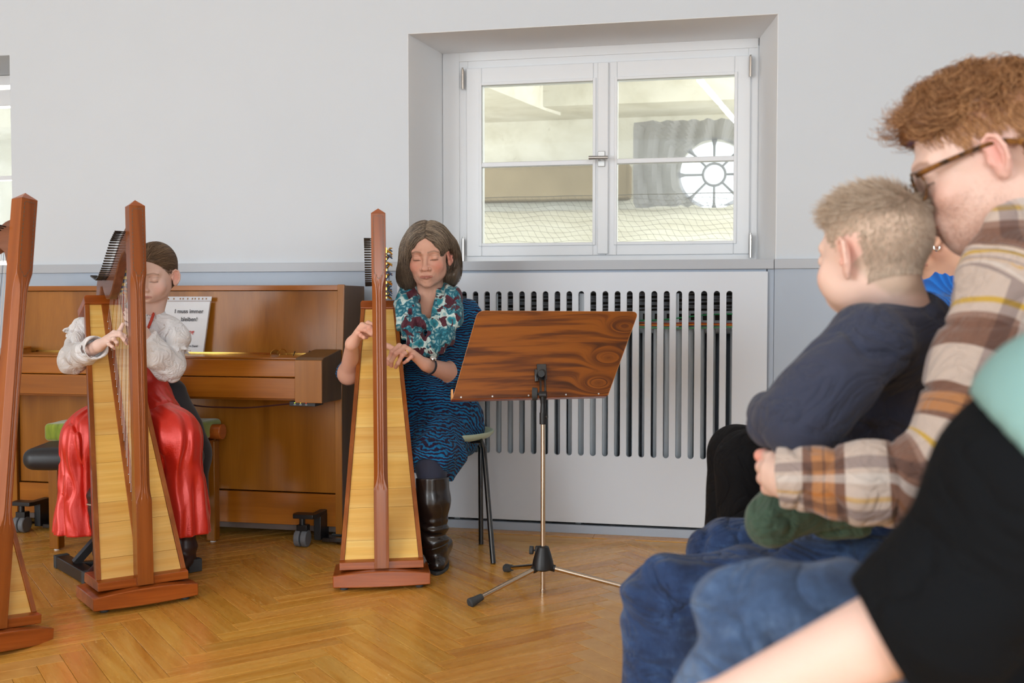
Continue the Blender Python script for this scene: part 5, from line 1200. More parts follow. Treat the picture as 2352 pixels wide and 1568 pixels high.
    shade = np.concatenate([np.full(len(VH[0]), .35), .2+.8*sh]); npobj('hair', [VH, (V, Q)], hair_mat('hair_lightbrown', (74, 54, 38), (158, 130, 102)), T, {'shade': ('FLOAT', lambda V_: shade)})
    # blouse
    SR, SL = a(222, 742, 3.90), a(388, 752, 3.88)
    def ruf(P, c, ax, r, th, n, amp, seed=2):
        B = basis(ax); q = (P-c) @ B; ang = np.arctan2(q[:, 1], q[:, 0]); rad = np.hypot(q[:, 0], q[:, 1]); z = q[:, 2]-amp*np.sin(n*ang+seed); fl = r+.35*np.abs(q[:, 2])+.004*np.sin(n*ang+seed+1)
        return np.maximum(np.abs(rad-fl)-th, np.abs(z)-.016)
    gR, gL = a(180, 772, 3.86), a(398, 806, 3.86)
    def blouse(P):
        d = fcap(P, a(322, 742, 3.92), a(325, 850, 3.96), .083, .074, (1, .2, 0), .75); d = smin(d, cap(P, SR, SL, .038, .038), .05)
        d = smin(d, cap(P, a(318, 722, 3.9), nb+A3(0, 0, -.005), .05, .047), .03)
        puR = chain(P, [a(214, 745, 3.9), a(196, 760, 3.88), gR], [.045, .050, .034], .02); puL = chain(P, [a(388, 756, 3.88), a(400, 780, 3.865), gL], [.047, .055, .036], .02)
        loR = chain(P, [gR, RE, RW+(RE-RW)*.12], [.038, .047, .041], .03); loL = chain(P, [gL, a(388, 842, 3.83), a(360, 815, 3.77), LW+(LE-LW)*.12], [.040, .052, .046, .040], .03)
        loR = smax(loR, ((P-RW-(RE-RW)*.06) @ unit(RW-RE)), .003); loL = smax(loL, ((P-LW-(LE-LW)*.10) @ unit(LW-LE)), .003)
        loR = smax(loR, -cap(P, RW+(RW-RE)*.5, RW+(RE-RW)*.22, .036, .034), .003)
        s = smin(smin(puR, loR, .006), smin(puL, loL, .006), .0)
        s = s+folds(P, (.9, .2, .3), 100, .0022, .7, 4, 11)+.003*vnoise(P, 24, 2)+crease(P, .006, 12, 2, (1.3, 1, .6), 5)
        d = smin(d, s, .02); d = smin(d, ruf(P, gR+A3(-.01, 0, -.0), gR-SR, .037, .0028, 9, .005), .004); d = smin(d, ruf(P, gL+A3(.008, 0, -.005), gL-SL+A3(.03, 0, 0), .041, .0028, 10, .006), .004)
        d = smin(d, np.maximum(np.abs(np.linalg.norm((P-nb-A3(0, 0, .006)) @ basis(A3(-.15, -.2, 1)) * [1, 1, 0], axis=1)-.048)-.004, np.abs((P-nb-A3(0, 0, .006)) @ unit(A3(-.15, -.2, 1)))-.012+.002*np.sin(P[:, 0]*300)), .004)
        return smax(d, -cap(P, nb+A3(0, 0, .0), H.c, .044, .04), .003)
    VB = netmesh(blouse, *bbox([SR, SL, RE, RW, LE, LW, gR, gL, nb, a(325, 850, 3.96)], .085), .0036)
    npobj('blouse', [VB], cloth('blouse_white', (240, 240, 242), .8, .01, 10, bump=.1, wr=16, wd=.006), T)
    # satin dress: bodice and skirt
    kR, kL = a(214, 1004, 3.82), a(398, 1006, 3.80); hip = a(318, 930, 4.0)
    def dress(P):
        b = fcap(P, a(322, 752, 3.92), a(328, 875, 3.95), .099, .088, (1, .2, 0), .78)
        nk = cap(P, a(338, 722, 3.82), a(332, 756, 3.80), .040, .036); b = smax(b, -nk, .004); b = smax(b, P[:, 2]-(nb[2]-.022), .005)
        for S_ in (SR, SL): b = smax(b, -np.linalg.norm(P-S_-A3(0, 0, -.01), axis=1)+.056, .004)
        s = fcap(P, a(325, 890, 3.96), hip, .09, .13, (1, .2, 0), .85)
        s = smin(s, cap(P, hip, kR, .105, .092), .06); s = smin(s, cap(P, hip, kL, .115, .096), .06)
        s = smin(s, fcap(P, kR, a(190, 1240, 3.86), .096, .100, (1, 0, 0), .95), .05); s = smin(s, fcap(P, kL, a(424, 1250, 3.86), .094, .108, (1, 0, 0), .95), .05)
        s = smin(s, cap(P, a(300, 1000, 4.05), a(300, 1230, 4.08), .13, .13), .06)
        ang = np.arctan2(P[:, 1]-hip[1]+.05, P[:, 0]-hip[0]); f = np.clip((a(0, 880, 3.95)[2]-P[:, 2])/.25, 0, 1)
        s = s+(.0065*np.sin(26*ang+2.6*vnoise(P, 7, 2))+.004*np.sin(47*ang+3*vnoise(P, 12, 4)))*f+.006*vnoise(P*[1, 1, .7], 9, 9)+crease(P, .012, 5.5, 4, (1.5, 1.5, .5), 4.5)
        s = smax(s, .148-P[:, 2]+.004*vnoise(P, 20, 2), .003); return smin(b, s, .012)
    VD = netmesh(dress, *bbox([hip, kR, kL, a(182, 1225, 3.86), a(424, 1225, 3.86), nb, a(300, 1100, 4.05)], .14), .0045)
    t = NT('red_satin'); n = t.noise(t.coords('Object', (1, 1, .25)), 60, 4, .6).outputs[0]; n2 = t.noise(t.coords('Object', (1, 1, 5)), 90, 3, .7).outputs[0]; t.b.inputs['Base Color'].default_value = lin((222, 44, 28))
    t.bump(t.val('ADD', n, t.val('MULTIPLY', n2, .7)), .35, .0025); t.set(rough=.33, metal=.25, sheen=.6, spec=1.); t.b.inputs['Sheen Tint'].default_value = lin((255, 170, 150)); t.b.inputs['Sheen Roughness'].default_value = .35
    t.b.inputs['Anisotropic'].default_value = .5; dr = npobj('dress', [VD], t.m, T)
    tr_ = MB(); both = lambda P: smin(blouse(P), dress(P), 0); raw = np.array([a(362-24*i/17, 716+48*i/17, 3.80) for i in range(18)]); pts = snap(raw, both, 5, .004)
    for p in pts: tr_.ball(p, .0026, 6)
    obj('bead_trim', tr_, plain('bead_silver', (226, 214, 208), .3, .5), dr, world=True)
    obj('ruched_strap', MB().tube([tuple(p) for p in snap(raw+A3(-.010, 0, -.002), both, 5, .001)], .0085, 10, flat=.6), plain('strap_orange_red', (216, 70, 44), .5, noise=.3, nscale=160, bump=.6), dr, world=True)
    # legs and boots
    bl = NT('boot_brown'); n = bl.noise(bl.coords('Object'), 60, 4).outputs[0]; bl.b.inputs['Base Color'].default_value = lin((52, 32, 28)); bl.bump(n, .2, .001); bl.set(rough=.4)
    for (kx, foot) in ((kR, onz(212, 1338)+A3(0, .03, 0)), (kL, onz(398, 1326)+A3(0, .04, 0))):
        tp = np.array([foot[0]+(kx[0]-foot[0])*.25, foot[1]+.05, .30]); dirf = unit(A3(.12, -1, 0)); he = foot+A3(0, .05, 0); to = foot-A3(-.02, .06, 0)
        leg = lambda P: cap(P, tp+A3(0, 0, -.05), tp*[1, 1, 0]+A3(0, .05, .42), .042, .05)
        fb_ = lambda P: np.maximum(smin(chain(P, [tp, A3(he[0], he[1], .09), A3(he[0], he[1], .04)], [.047, .037, .030], .02), cap(P, A3(he[0], he[1], .05), to+A3(0, 0, .028), .032, .027), .02)+.0015*np.sin(P[:, 2]*120), .006-P[:, 2])
        npobj('tights', [netmesh(leg, *bbox([tp, tp*[1, 1, 0]+A3(0, .05, .42)], .06), .007)], cloth('tights_brown', (44, 28, 26), .8), T)
        b = npobj('boot', [netmesh(fb_, *bbox([tp, he, to], .06), .004)], bl.m, T)
        obj('stitch_band', MB().tube([tp+A3(.045*math.cos(q), .045*math.sin(q), -.03) for q in [2*PI*i/20 for i in range(21)]], .003, 6), plain('boot_stitch', (176, 150, 130), .6) if 'boot_stitch' not in bpy.data.materials else bpy.data.materials['boot_stitch'], b, world=True)
    # ---- black padded stool on floor bars
    S = thing('stool', 'black padded folding stool with floor bars under the girl', 'stool', a(270, 1150, 3.95)*[1, 1, 0])
    zc = a(100, 1045, 3.92)[2]; L0 = a(92, 1042, 3.92); R0 = a(455, 1040, 3.97); ux = unit((R0-L0)*[1, 1, 0]); uy = np.cross(A3(0, 0, 1), ux); cc = (L0+R0)/2*[1, 1, 0]+A3(0, 0, zc)+uy*.0
    Bx = np.stack([ux, uy, A3(0, 0, 1)], 1); LL = np.linalg.norm((R0-L0)[:2])/2
    cu = lambda P: rbox(P, cc, (LL+.02, .125, .035), .032, Bx)+.006*np.cos(((P-cc) @ Bx)[:, 0]*9)-.012*(1-np.clip(np.abs(((P-cc) @ Bx)[:, 0])/LL, 0, 1)**2)
    npobj('seat', [netmesh(cu, *bbox([L0, R0, cc+uy*.15, cc-uy*.15], .15), .007)], plain('black_leatherette', (34, 36, 40), .42, noise=.1, bump=.1), S)
    bm_ = plain('bench_bar_black', (26, 22, 22), .35)
    def bar(p, q, w_=.024, h_=.022, z=.0):
        B = basis(np.array(q)-np.array(p), (0, 0, 1)); m = Matrix.Translation(Vector(((np.array(p)+np.array(q))/2))) @ Matrix([list(r_) for r_ in B]).to_4x4(); L = np.linalg.norm(np.array(q)-np.array(p))/2
        return MB().box((-h_, -w_, -L), (h_, w_, L), m)
    b0, b1 = onz(142, 1302)+A3(0, 0, .024), onz(207, 1340)+A3(0, 0, .024); ext = unit(b1-b0)
    c0, c1 = onz(392, 1288)+A3(0, 0, .024), onz(446, 1312)+A3(0, 0, .024)
    for (p, q) in ((b0, b1), (c0, c1)):
        o = obj('floor_bar', bar(p, q), bm_, S, world=True, bevel=.003)
        for e in (p, q): obj('rubber_cap', bar(e-unit(q-p)*.014, e+unit(q-p)*.014, .0255, .0235), M['black_rubber'], o, world=True, bevel=.002)
    m0, m1 = (b0+b1)/2, (c0+c1)/2; obj('cross_bar', bar(m0+A3(0, 0, .012), m1+A3(0, 0, .012), .012, .012), bm_, S, world=True)
    for (p, sgn) in ((m0, 1), (m1, -1)): obj('leg', bar(p+A3(0, 0, .02), cc+ux*(LL*.55)*sgn+A3(0, 0, -.04), .02, .012), bm_, S, world=True)
    # dark coat lying over the stool, hanging behind the skirt
    def coat(P):
        d = cap(P, a(405, 975, 3.99), a(440, 1040, 3.97), .078, .074); d = smin(d, cap(P, a(438, 1040, 3.97), a(450, 1140, 3.96), .056, .052), .04); d = smin(d, cap(P, a(400, 900, 4.02), a(410, 975, 3.99), .05, .08), .04)
        return d+folds(P, (.8, .3, .2), 60, .003, .5, 2)
    co = npobj('dark_coat', [netmesh(coat, *bbox([a(405, 975, 3.99), a(452, 1140, 3.96), a(400, 900, 4.02)], .12), .006)], cloth('coat_black', (28, 28, 34), .8), None)
    tag(co, 'black coat hanging over the stool behind the red skirt', 'coat')
    # ---- green upholstered piano bench
    x0, x1, y0, y1 = -2.66, -2.075, 3.685, 3.985; B_ = thing('piano_bench', 'wooden piano bench with green velvet cushion behind the girl', 'bench', ((x0+x1)/2, (y0+y1)/2, 0))
    zt = ony(140, 960, y0)[2]+.0; zt = .512
    gc = NT('green_velvet'); n = gc.noise(gc.coords('Object', (6, 1, 1)), 9, 4).outputs[0]; gc.l(gc.ramp(n, [(.3, (96, 118, 18)), (.7, (142, 160, 40))]), gc.b.inputs['Base Color']); gc.set(rough=.8, sheen=.5)
    q = lambda P: rbox(P, ((x0+x1)/2, (y0+y1)/2, zt-.036), ((x1-x0)/2+.012, (y1-y0)/2+.012, .036), .018)+.003*vnoise(P, 14, 2)
    npobj('cushion', [netmesh(q, (x0-.05, y0-.05, zt-.09), (x1+.05, y1+.05, zt+.03), .006)], gc.m, B_)
    bw = M['piano_h']; obj('apron', MB().box((x0+.01, y0+.006, zt-.15), (x1-.01, y0+.026, zt-.085)).box((x0+.01, y1-.026, zt-.15), (x1-.01, y1-.006, zt-.085)).box((x0+.006, y0+.02, zt-.15), (x0+.026, y1-.02, zt-.085)).box((x1-.026, y0+.02, zt-.15), (x1-.006, y1-.02, zt-.085)), bw, B_, world=True, bevel=.002)
    obj('scissor_frame', MB().box((x0+.03, y0+.03, zt-.085), (x1-.03, y1-.03, zt-.07)), M['black_metal'], B_, world=True)
    for x in (x0+.02, x1-.02):
        for y in (y0+.02, y1-.02):
            l_ = MB().prism([(x-.021, y-.021), (x+.021, y-.021), (x+.021, y+.021), (x-.021, y+.021)], .006, zt-.09, 'XY'); lg = obj('leg', l_, M['piano'], B_, world=True, bevel=.004)
            obj('glide', MB().lathe([(.012, 0), (.012, .007)], (x, y, 0), 12), M['frame'], lg, world=True)
    kz = a(470, 992, 4.25)[2]; obj('height_knob', MB().tube([(x1+.0, (y0+y1)/2+.08, kz), (x1+.055, (y0+y1)/2+.08, kz)], [.03, .032], 24), M['harp_y'], B_, world=True, bevel=.003)
girl()
tag(obj('bag', MB().box((-3.30, 4.05, 0), (-3.14, 4.30, .42)), cloth('bag_blue', (60, 92, 140), .8), bevel=.03), 'blue fabric bag standing left of the piano', 'bag')
# ================================================================ FATHER AND SON ON THE RIGHT
def jeans_mat(name, dark, mid, light):
    t = NT(name); v = t.coords('Object'); n = t.noise(v, 7, 5, .65, .3).outputs[0]; f = t.noise(t.coords('Object', (1, 1, .15)), 420, 2, .7).outputs[0]; n2 = t.noise(t.coords('Object', (1, 1, 3)), 22, 4, .6).outputs[0]
    m = t.val('ADD', t.val('MULTIPLY', n, .6), t.val('ADD', t.val('MULTIPLY', f, .15), t.val('MULTIPLY', n2, .25))); t.l(t.ramp(m, [(.36, dark), (.5, mid), (.66, light)]), t.b.inputs['Base Color']); wrinkle(t, t.val('ADD', f, n2), 7, .014, .6, (1, 1, 1.5))
    return t.set(rough=.9, sheen=.1).m
def fur_roots(H, n, seed, c=-.016, nape=-.062, rad=(.0735, .095, .083), cen=(0, -.014, .036)):
    g_ = np.random.RandomState(seed); u = g_.normal(0, 1, (n, 3)); u /= np.linalg.norm(u, axis=1)[:, None]; r0 = np.array(cen)+u*rad
    return r0[hairline(r0, c, nape) > 0]
def shoe(T, he, to, mat, r=.042):
    dirf = unit((to-he)*[1, 1, 0]); f = lambda P: np.maximum(smin(smin(cap(P, he+A3(0, 0, .05), he+A3(0, 0, .10), r, r*.95), cap(P, he+A3(0, 0, .04), to+A3(0, 0, .035), r, r*.85), .02), cap(P, he+A3(0, 0, .08), (he+to)/2+A3(0, 0, .05), r*.9, r), .02), .004-P[:, 2])
    return npobj('shoe', [netmesh(f, *bbox([he, to, he+A3(0, 0, .1)], .07), .006)], mat, T)
def boy():
    a = at; T = thing('person', 'small fair-haired boy in navy sweater sitting on the lap of the bearded man', 'person', a(2040, 1150, 1.65)*[1, 1, 0])
    H = Head(2004, 590, 1.66, -128, 6, 0, .93); g = dict(jaw=.92, nose=.8, child=1., ear=1.02, flare=.55, lipw=.018)
    nb = a(2075, 728, 1.68)
    def headf(P):
        q = H.L(P); d = head_sdf(q, g); d = smin(d, ell(q, (-.03, .035, -.045), (.035, .036, .036)), .02); return smin(d, cap(P, H.W(0, -.035, -.045), nb, .042, .046), .025)
    V1 = netmesh(headf, *bbox([H.c, nb], .13), .0021)
    hair = lambda q: np.clip((hairline(q, -.008, -.075)+.002)/.012, 0, 1)*.95
    hand = a(1790, 1052, 1.6)
    npobj('body', [V1], skin_mat('skin_boy', (242, 206, 190), .15), T, {'Col': ('FLOAT_COLOR', skin_col(H, (240, 206, 190), (214, 140, 130), (236, 172, 156), hair=(hair, (206, 180, 158)), brow=(190, 160, 130), ear=(238, 158, 136)))})
    sf = lambda P: headf(P); e = np.random.RandomState(4)
    r0 = fur_roots(H, 15000, 4, -.006, -.075); P0 = snap(H.W(r0), headf, 5, 0.); q0 = H.L(P0); ok = (hairline(q0, -.010, -.078) > 0) & (np.abs(np.linalg.norm((q0-[0, -.014, .036])/[.0735, .095, .083], axis=1)-1) < .25)
    ok &= ~((np.abs(q0[:, 1]+.008) < .024) & (q0[:, 2] < .032) & (np.abs(q0[:, 0]) > .055)); P0 = P0[ok]; q0 = q0[ok]
    top = np.clip((q0[:, 2]-.055)/.03, 0, 1); crown = np.array([0, -.075, .10])
    fr0 = np.clip((q0[:, 1]+.03)/.09, 0, 1); Lr = (.0011+(.0040+.0026*fr0)*top*e.uniform(.5, 1.0, len(P0)))
    nr = q0-[0, -.014, .03]; nr /= np.linalg.norm(nr, axis=1)[:, None]
    def df(P, i):
        q = H.L(P); away = q-crown; away /= np.linalg.norm(away, axis=1)[:, None]+1e-6
        D = away*(.9)+nr*(.12+.42*top[:, None])+np.stack([0*top, .5*top, -.45*(1-top)], 1); return (D/np.linalg.norm(D, axis=1)[:, None]) @ H.R.T
    V, Q, sh = strands(P0, df, 6, Lr, 5.2e-4, None, None, .16, seed=3, taper=.3)
    npobj('hair', [(V, Q)], hair_mat('hair_blond', (176, 152, 128), (236, 218, 198)), T, {'shade': ('FLOAT', lambda V_: np.clip(sh*.6+.4-.5*np.repeat(top, 21)*(1.1-sh), 0, 1))})
    # sweater
    Sn = a(1990, 792, 1.56); El = a(1838, 962, 1.52); Wr = a(1762, 948, 1.66)
    def sw(P):
        d = fcap(P, a(2070, 810, 1.70), a(2050, 1010, 1.72), .100, .098, (1, .2, 0), .85); d = smin(d, cap(P, nb+A3(0, 0, -.015), a(2060, 790, 1.69), .05, .085), .03)
        d = smin(d, cap(P, Sn, a(2130, 775, 1.78), .055, .06), .04)
        ar = chain(P, [Sn, a(1910, 880, 1.52), El], [.064, .056, .051], .03); fo = chain(P, [El, a(1785, 968, 1.58), Wr], [.048, .040, .034], .02); ar = smin(ar, fo, .045)
        d = smin(d, ar, .012); d = d+folds(P, (.3, .3, 1), 75, .0014, .6, 5, 8)+.003*vnoise(P, 16, 3)+crease(P, .007, 8, 3, (1, 1, 1.3), 6)
        sd = np.abs((P-a(2035, 720, 1.6)) @ unit(A3(1, 0, .28)))
        return smax(d, -cap(P, nb+A3(0, 0, .02), H.c, .046, .04), .005)
    VS = netmesh(sw, *bbox([nb, Sn, El, Wr, a(2050, 1030, 1.72), a(2070, 800, 1.7), a(2130, 775, 1.78)], .12), .005)
    sm = npobj('sweater', [VS], cloth('sweater_navy', (58, 63, 82), .92, .06, 30, 700, .4, .1, wr=7, wd=.010, ani=(1, 1, 1.6), spec=.3), T)
    ring = []; ax_ = unit(H.c-nb); Bn = basis(ax_)
    rg = MB().tube([nb+ax_*.004+Bn @ A3(.053*math.cos(q), .050*math.sin(q), .004*math.sin(2*q)) for q in [2*PI*i/28 for i in range(29)]], .0085, 8, flat=.8); obj('collar_rib', rg, cloth('rib_navy', (48, 51, 68), .92), sm, world=True)
    sp_ = [a(2037, 716, 1.585), a(2020, 768, 1.535), a(2002, 822, 1.515), a(1985, 870, 1.515)]
    def seam(pts):
        P = snap(np.array(pts), sw, 4, .0004); return [tuple(p) for p in P]
    obj('seam', MB().tube(seam([sp_[0]+(sp_[3]-sp_[0])*i/10+A3(0, .0, 0) for i in range(11)]), .0014, 5), bpy.data.materials['rib_navy'], sm, world=True)
    # olive trousers
    hp, kn = a(2080, 1105, 1.72), a(1800, 1166, 1.62); ft = a(1795, 1290, 1.62)
    def tr(P):
        d = chain(P, [hp, a(1930, 1150, 1.66), kn], [.070, .052, .040], .04); d = smin(d, cap(P, kn+A3(0, 0, -.005), a(1764, 1200, 1.60), .042, .036), .03); d = smin(d, chain(P, [hp, a(1960, 1130, 1.85), a(1830, 1180, 1.86)], [.06, .05, .036], .03), .03)
        return d+folds(P, (1, .2, .8), 70, .0025, .7, 7, 9)+.003*vnoise(P, 22, 4)+crease(P, .009, 11, 8, (1, 1, 1.2), 5)
    npobj('trousers', [netmesh(tr, *bbox([hp, kn, ft, a(1830, 1180, 1.86)], .11), .0045)], cloth('trousers_green', (66, 90, 74), .9, .2, 26, 400, .5, wr=11, wd=.010), T)
def man():
    a = at; T = thing('person', 'ginger-haired bearded man in glasses and brown plaid shirt hugging the boy', 'person', a(2250, 1200, 1.7)*[1, 1, 0])
    H = Head(2262, 372, 1.60, -86, 20, 0, 1.09); g = dict(jaw=1.1, nose=1.1, ear=.93, flare=.5)
    nb = a(2345, 610, 1.66)
    def headf(P):
        q = H.L(P); d = head_sdf(q, g); d = smin(d, ell(q, (0, .025, -.078), (.052, .052, .036)), .03); d = smin(d, cap(P, H.W(0, -.035, -.05), nb, .064, .068), .03); return smin(d, cap(P, H.W(0, .02, -.085), nb+A3(-.03, 0, -.01), .035, .04), .04)
    V1 = netmesh(headf, *bbox([H.c, nb], .155), .0024)
    # clasped hands in front of the boy
    W = a(1812, 1098, 1.50)
    kn = [a(1775, 1052, 1.53), a(1766, 1076, 1.52), a(1766, 1100, 1.52), a(1772, 1122, 1.53)]
    fg = [[a(1758, 1046, 1.57), a(1765, 1050, 1.62), a(1780, 1054, 1.64)], [a(1752, 1072, 1.56), a(1758, 1078, 1.61), a(1775, 1080, 1.64)], [a(1754, 1098, 1.56), a(1760, 1100, 1.61), a(1775, 1102, 1.64)], [a(1762, 1122, 1.56), a(1768, 1124, 1.60), a(1780, 1124, 1.63)]]
    hn = hand_sdf(W, kn, fg, [a(1800, 1070, 1.56), a(1790, 1048, 1.6), a(1785, 1040, 1.63)], r=.0095, palm=.0150)
    def hf(P):
        d = smin(hn(P), cap(P, W, a(1880, 1096, 1.49), .028, .032), .02)
        far = smin(cap(P, a(1790, 1040, 1.60), a(1748, 1046, 1.575), .011, .0105), cap(P, a(1790, 1104, 1.60), a(1757, 1100, 1.575), .011, .0105), 0)
        far = smin(far, cap(P, a(1790, 1072, 1.62), a(1765, 1072, 1.60), .011, .0105), 0); return smin(d, smin(far, cap(P, a(1800, 1075, 1.63), a(1860, 1085, 1.78), .03, .032), .01), .002)
    V2 = netmesh(hf, *bbox([W, a(1748, 1046, 1.55), a(1880, 1096, 1.49), a(1800, 1130, 1.6), a(1860, 1085, 1.78)], .05), .0024)
    hair = lambda q: np.clip((hairline(q, -.006, -.07)+.002)/.02, 0, 1)*np.where(q[:, 2] > .045, .9, .55)
    base = skin_col(H, (238, 202, 186), (200, 130, 118), (232, 168, 150), hair=(hair, (170, 112, 74)), brow=(150, 96, 62), ear=(236, 150, 140))
    tips = np.array([a(1748, 1046, 1.575), a(1757, 1100, 1.575)])
    def col(V):
        C_ = base(V); q = H.L(V); w_ = np.exp(-np.sum(((q-(0, .055, -.085))/(.07, .055, .045))**2, 1))*(.30+.35*vnoise(q, 260, 5))*(q[:, 1] > -.02); w_ = np.clip(w_, 0, 1)[:, None]; C_ = C_*(1-w_)+linA((186, 122, 92))*w_
        d = np.min(np.linalg.norm(V[:, None]-tips[None], axis=2), 1); w_ = (np.exp(-(d/.02)**2)*.8)[:, None]; return C_*(1-w_)+linA((232, 120, 100))*w_
    npobj('body', hidden_arm(hidden_arm([V1, V2], [a(1880, 1096, 1.49), a(2150, 1090, 1.43), a(2345, 700, 1.55), nb]), [a(1860, 1085, 1.78), a(2200, 1060, 2.02), a(2430, 720, 1.95), nb]), skin_mat('skin_man', (238, 202, 186), .15), T, {'Col': ('FLOAT_COLOR', col)})
    g_ = np.random.RandomState(6)
    r0 = fur_roots(H, 13000, 6, -.004, -.07); P0 = snap(H.W(r0), headf, 5); q0 = H.L(P0); ok = hairline(q0, -.008, -.075) > 0; ok &= ~((np.abs(q0[:, 1]+.010) < .030) & (q0[:, 2] < .030) & (np.abs(q0[:, 0]) > .055)); P0, q0 = P0[ok], q0[ok]
    top = np.clip((q0[:, 2]-.052)/.026, 0, 1); fr = np.clip((q0[:, 1]-.0)/.07, 0, 1); nr = q0-[0, -.014, .02]; nr /= np.linalg.norm(nr, axis=1)[:, None]
    Ls = .0016+top*(.0048+.0016*fr)*g_.uniform(.65, 1.15, len(P0)); N = len(P0)
    ph = vnoise(q0, 42, 3)*4.5; 
    def df(P, i):
        f = i/11; c_, s_ = np.cos(ph+i*.55), np.sin(ph+i*.55)
        D = nr*(.62-.75*f)[None] if False else nr*(.55-.55*f)*(.35+.65*top[:, None])+np.stack([.35*s_*top, .42*top+.75*c_*top-.2*(1-top), .70*s_*top-.5*(1-top)-.10*f*top], 1); return (D/np.linalg.norm(D, axis=1)[:, None]) @ H.R.T
    V, Q, sh = strands(P0, df, 12, Ls, .00075, None, None, .07, wave=.22, seed=9, taper=.35)
    # scalp mass under the long top so that no skin shows through
    def mass(P):
        q = H.L(P); d = ell(q, (0, -.004, .062), (.070, .098, .068)); d = smin(d, ell(q, (0, .066, .086), (.040, .020, .012)), .03); return smax(d, -(q[:, 2]-.060+.25*(q[:, 1] < -.05)*0), .02)*H.s+.004*vnoise(q, 45, 3)
    VM = netmesh(mass, *bbox([H.c], .17), .004)
    shade = np.concatenate([np.full(len(VM[0]), .25), np.clip(.1+.9*sh+.25*np.repeat(1-top, 39), 0, 1)])
    npobj('hair', [VM, (V, Q)], hair_mat('hair_ginger', (104, 60, 28), (216, 164, 116), .38), T, {'shade': ('FLOAT', lambda V_: shade)})
    # beard stubble
    b0 = np.stack([-np.abs(g_.normal(.045, .02, 1500)), g_.uniform(-.01, .09, 1500), g_.uniform(-.12, -.03, 1500)], 1); P1 = snap(H.W(b0), headf, 6, .0); q1 = H.L(P1); n1 = unit(A3(-.6, .5, -.5))
    Vb, Qb, s1 = strands(P1, lambda P, i: np.tile(H.R @ A3(-.5, .4, -.7), (len(P), 1)), 2, .0012, .00018, None, None, .5, seed=4); npobj('beard', [(Vb, Qb)], hair_mat('beard_ginger', (150, 92, 58), (190, 130, 90)), T, {'shade': ('FLOAT', lambda V_: s1)})
    # glasses
    G = thing('glasses', 'brown tortoiseshell spectacles worn by the man in the plaid shirt', 'glasses', H.c)
    tm = NT('tortoiseshell'); n = tm.noise(tm.coords('Object', (1, 1, 1)), 60, 3, .6).outputs[0]; tm.l(tm.ramp(n, [(.38, (52, 32, 20)), (.6, (132, 84, 34)), (.75, (172, 122, 58))]), tm.b.inputs['Base Color']); tm.set(rough=.18, coat=.5)
    for s in (-1, 1):
        pts = [H.W(s*.070, .094, .010), H.W(s*.0745, .06, .012), H.W(s*.0775, .02, .0135), H.W(s*.079, -.002, .014), H.W(s*.078, -.024, .010), H.W(s*.076, -.042, .001)]
        obj('temple', MB().tube(pts, [.0062, .0058, .0052, .005, .006, .0068], 8, flat=.8), tm.m, G, world=True)
        c_ = np.array([s*.034, .097, -.004]); ring = [H.W(c_+[.027*math.cos(q), -.012*abs(math.cos(q))*(s*math.cos(q) > 0), .021*math.sin(q)]) for q in [2*PI*i/28 for i in range(29)]]
        obj('rim', MB().tube(ring, .0020, 8), tm.m, G, world=True); obj('lens', MB().add(ring[:-1], [tuple(range(28))]), M['glass'], G, world=True, smooth=0)
    obj('bridge', MB().tube([H.W(-.008, .098, .003), H.W(0, .101, .006), H.W(.008, .098, .003)], .002, 8), tm.m, G, world=True)
    # plaid shirt
    Sh, Eb, Cf = a(2345, 660, 1.50), a(2165, 1090, 1.42), a(1795, 1096, 1.49); tc = a(2450, 800, 1.80)
    A_pts = [Sh, a(2275, 850, 1.47), Eb]; F_pts = [Eb, a(2000, 1112, 1.44), Cf]
    def shirt(P):
        d = fcap(P, a(2420, 760, 1.78), a(2400, 1130, 1.85), .165, .150, (1, .2, 0), .9); d = smin(d, cap(P, a(2400, 640, 1.72), Sh, .10, .088), .06); d = smin(d, cap(P, nb+A3(.0, 0, .01), a(2420, 700, 1.74), .078, .12), .04)
        up = chain(P, A_pts, [.085, .074, .062], .04); fo = chain(P, F_pts, [.060, .054, .043], .03)
        B = unit(Cf-Eb); sfo = (P-Eb) @ B; sup = (P-Sh) @ unit(Eb-Sh)
        up = up+crease(P, .008, 8, 3, (.8, .8, 1.5), 5); fo = fo+crease(P, .0075, 10, 4, (1.6, 1, .8), 5)*(sfo < .20)+.0015*np.sin(sfo*110+3*vnoise(P, 10, 4))*(sfo > .03)*(sfo < .19)
        fo = smax(fo, (P-Cf) @ B-.004, .004); fo = smax(fo, -cap(P, Cf-B*.01, Cf+B*.1, .034, .034), .003)
        d = smin(d, smin(up, fo, .02), .02)
        far = chain(P, [a(2430, 700, 1.95), a(2200, 1060, 2.02), a(1880, 1090, 1.84)], [.08, .06, .045], .03); d = smin(d, far, .02)
        d = smin(d, chain(P, [a(2225, 640, 1.53), a(2262, 585, 1.50), a(2310, 520, 1.50), a(2370, 470, 1.56)], [.016, .024, .026, .026], .02), .012)
        d = d+.003*vnoise(P, 13, 6); return smax(d, -cap(P, nb+A3(0, 0, .03), H.c, .066, .06), .006)
    VS = netmesh(shirt, *bbox([Sh, Eb, Cf, tc, a(2400, 1130, 1.85), a(1880, 1090, 1.84), a(2420, 700, 1.95)], .19), .0054)
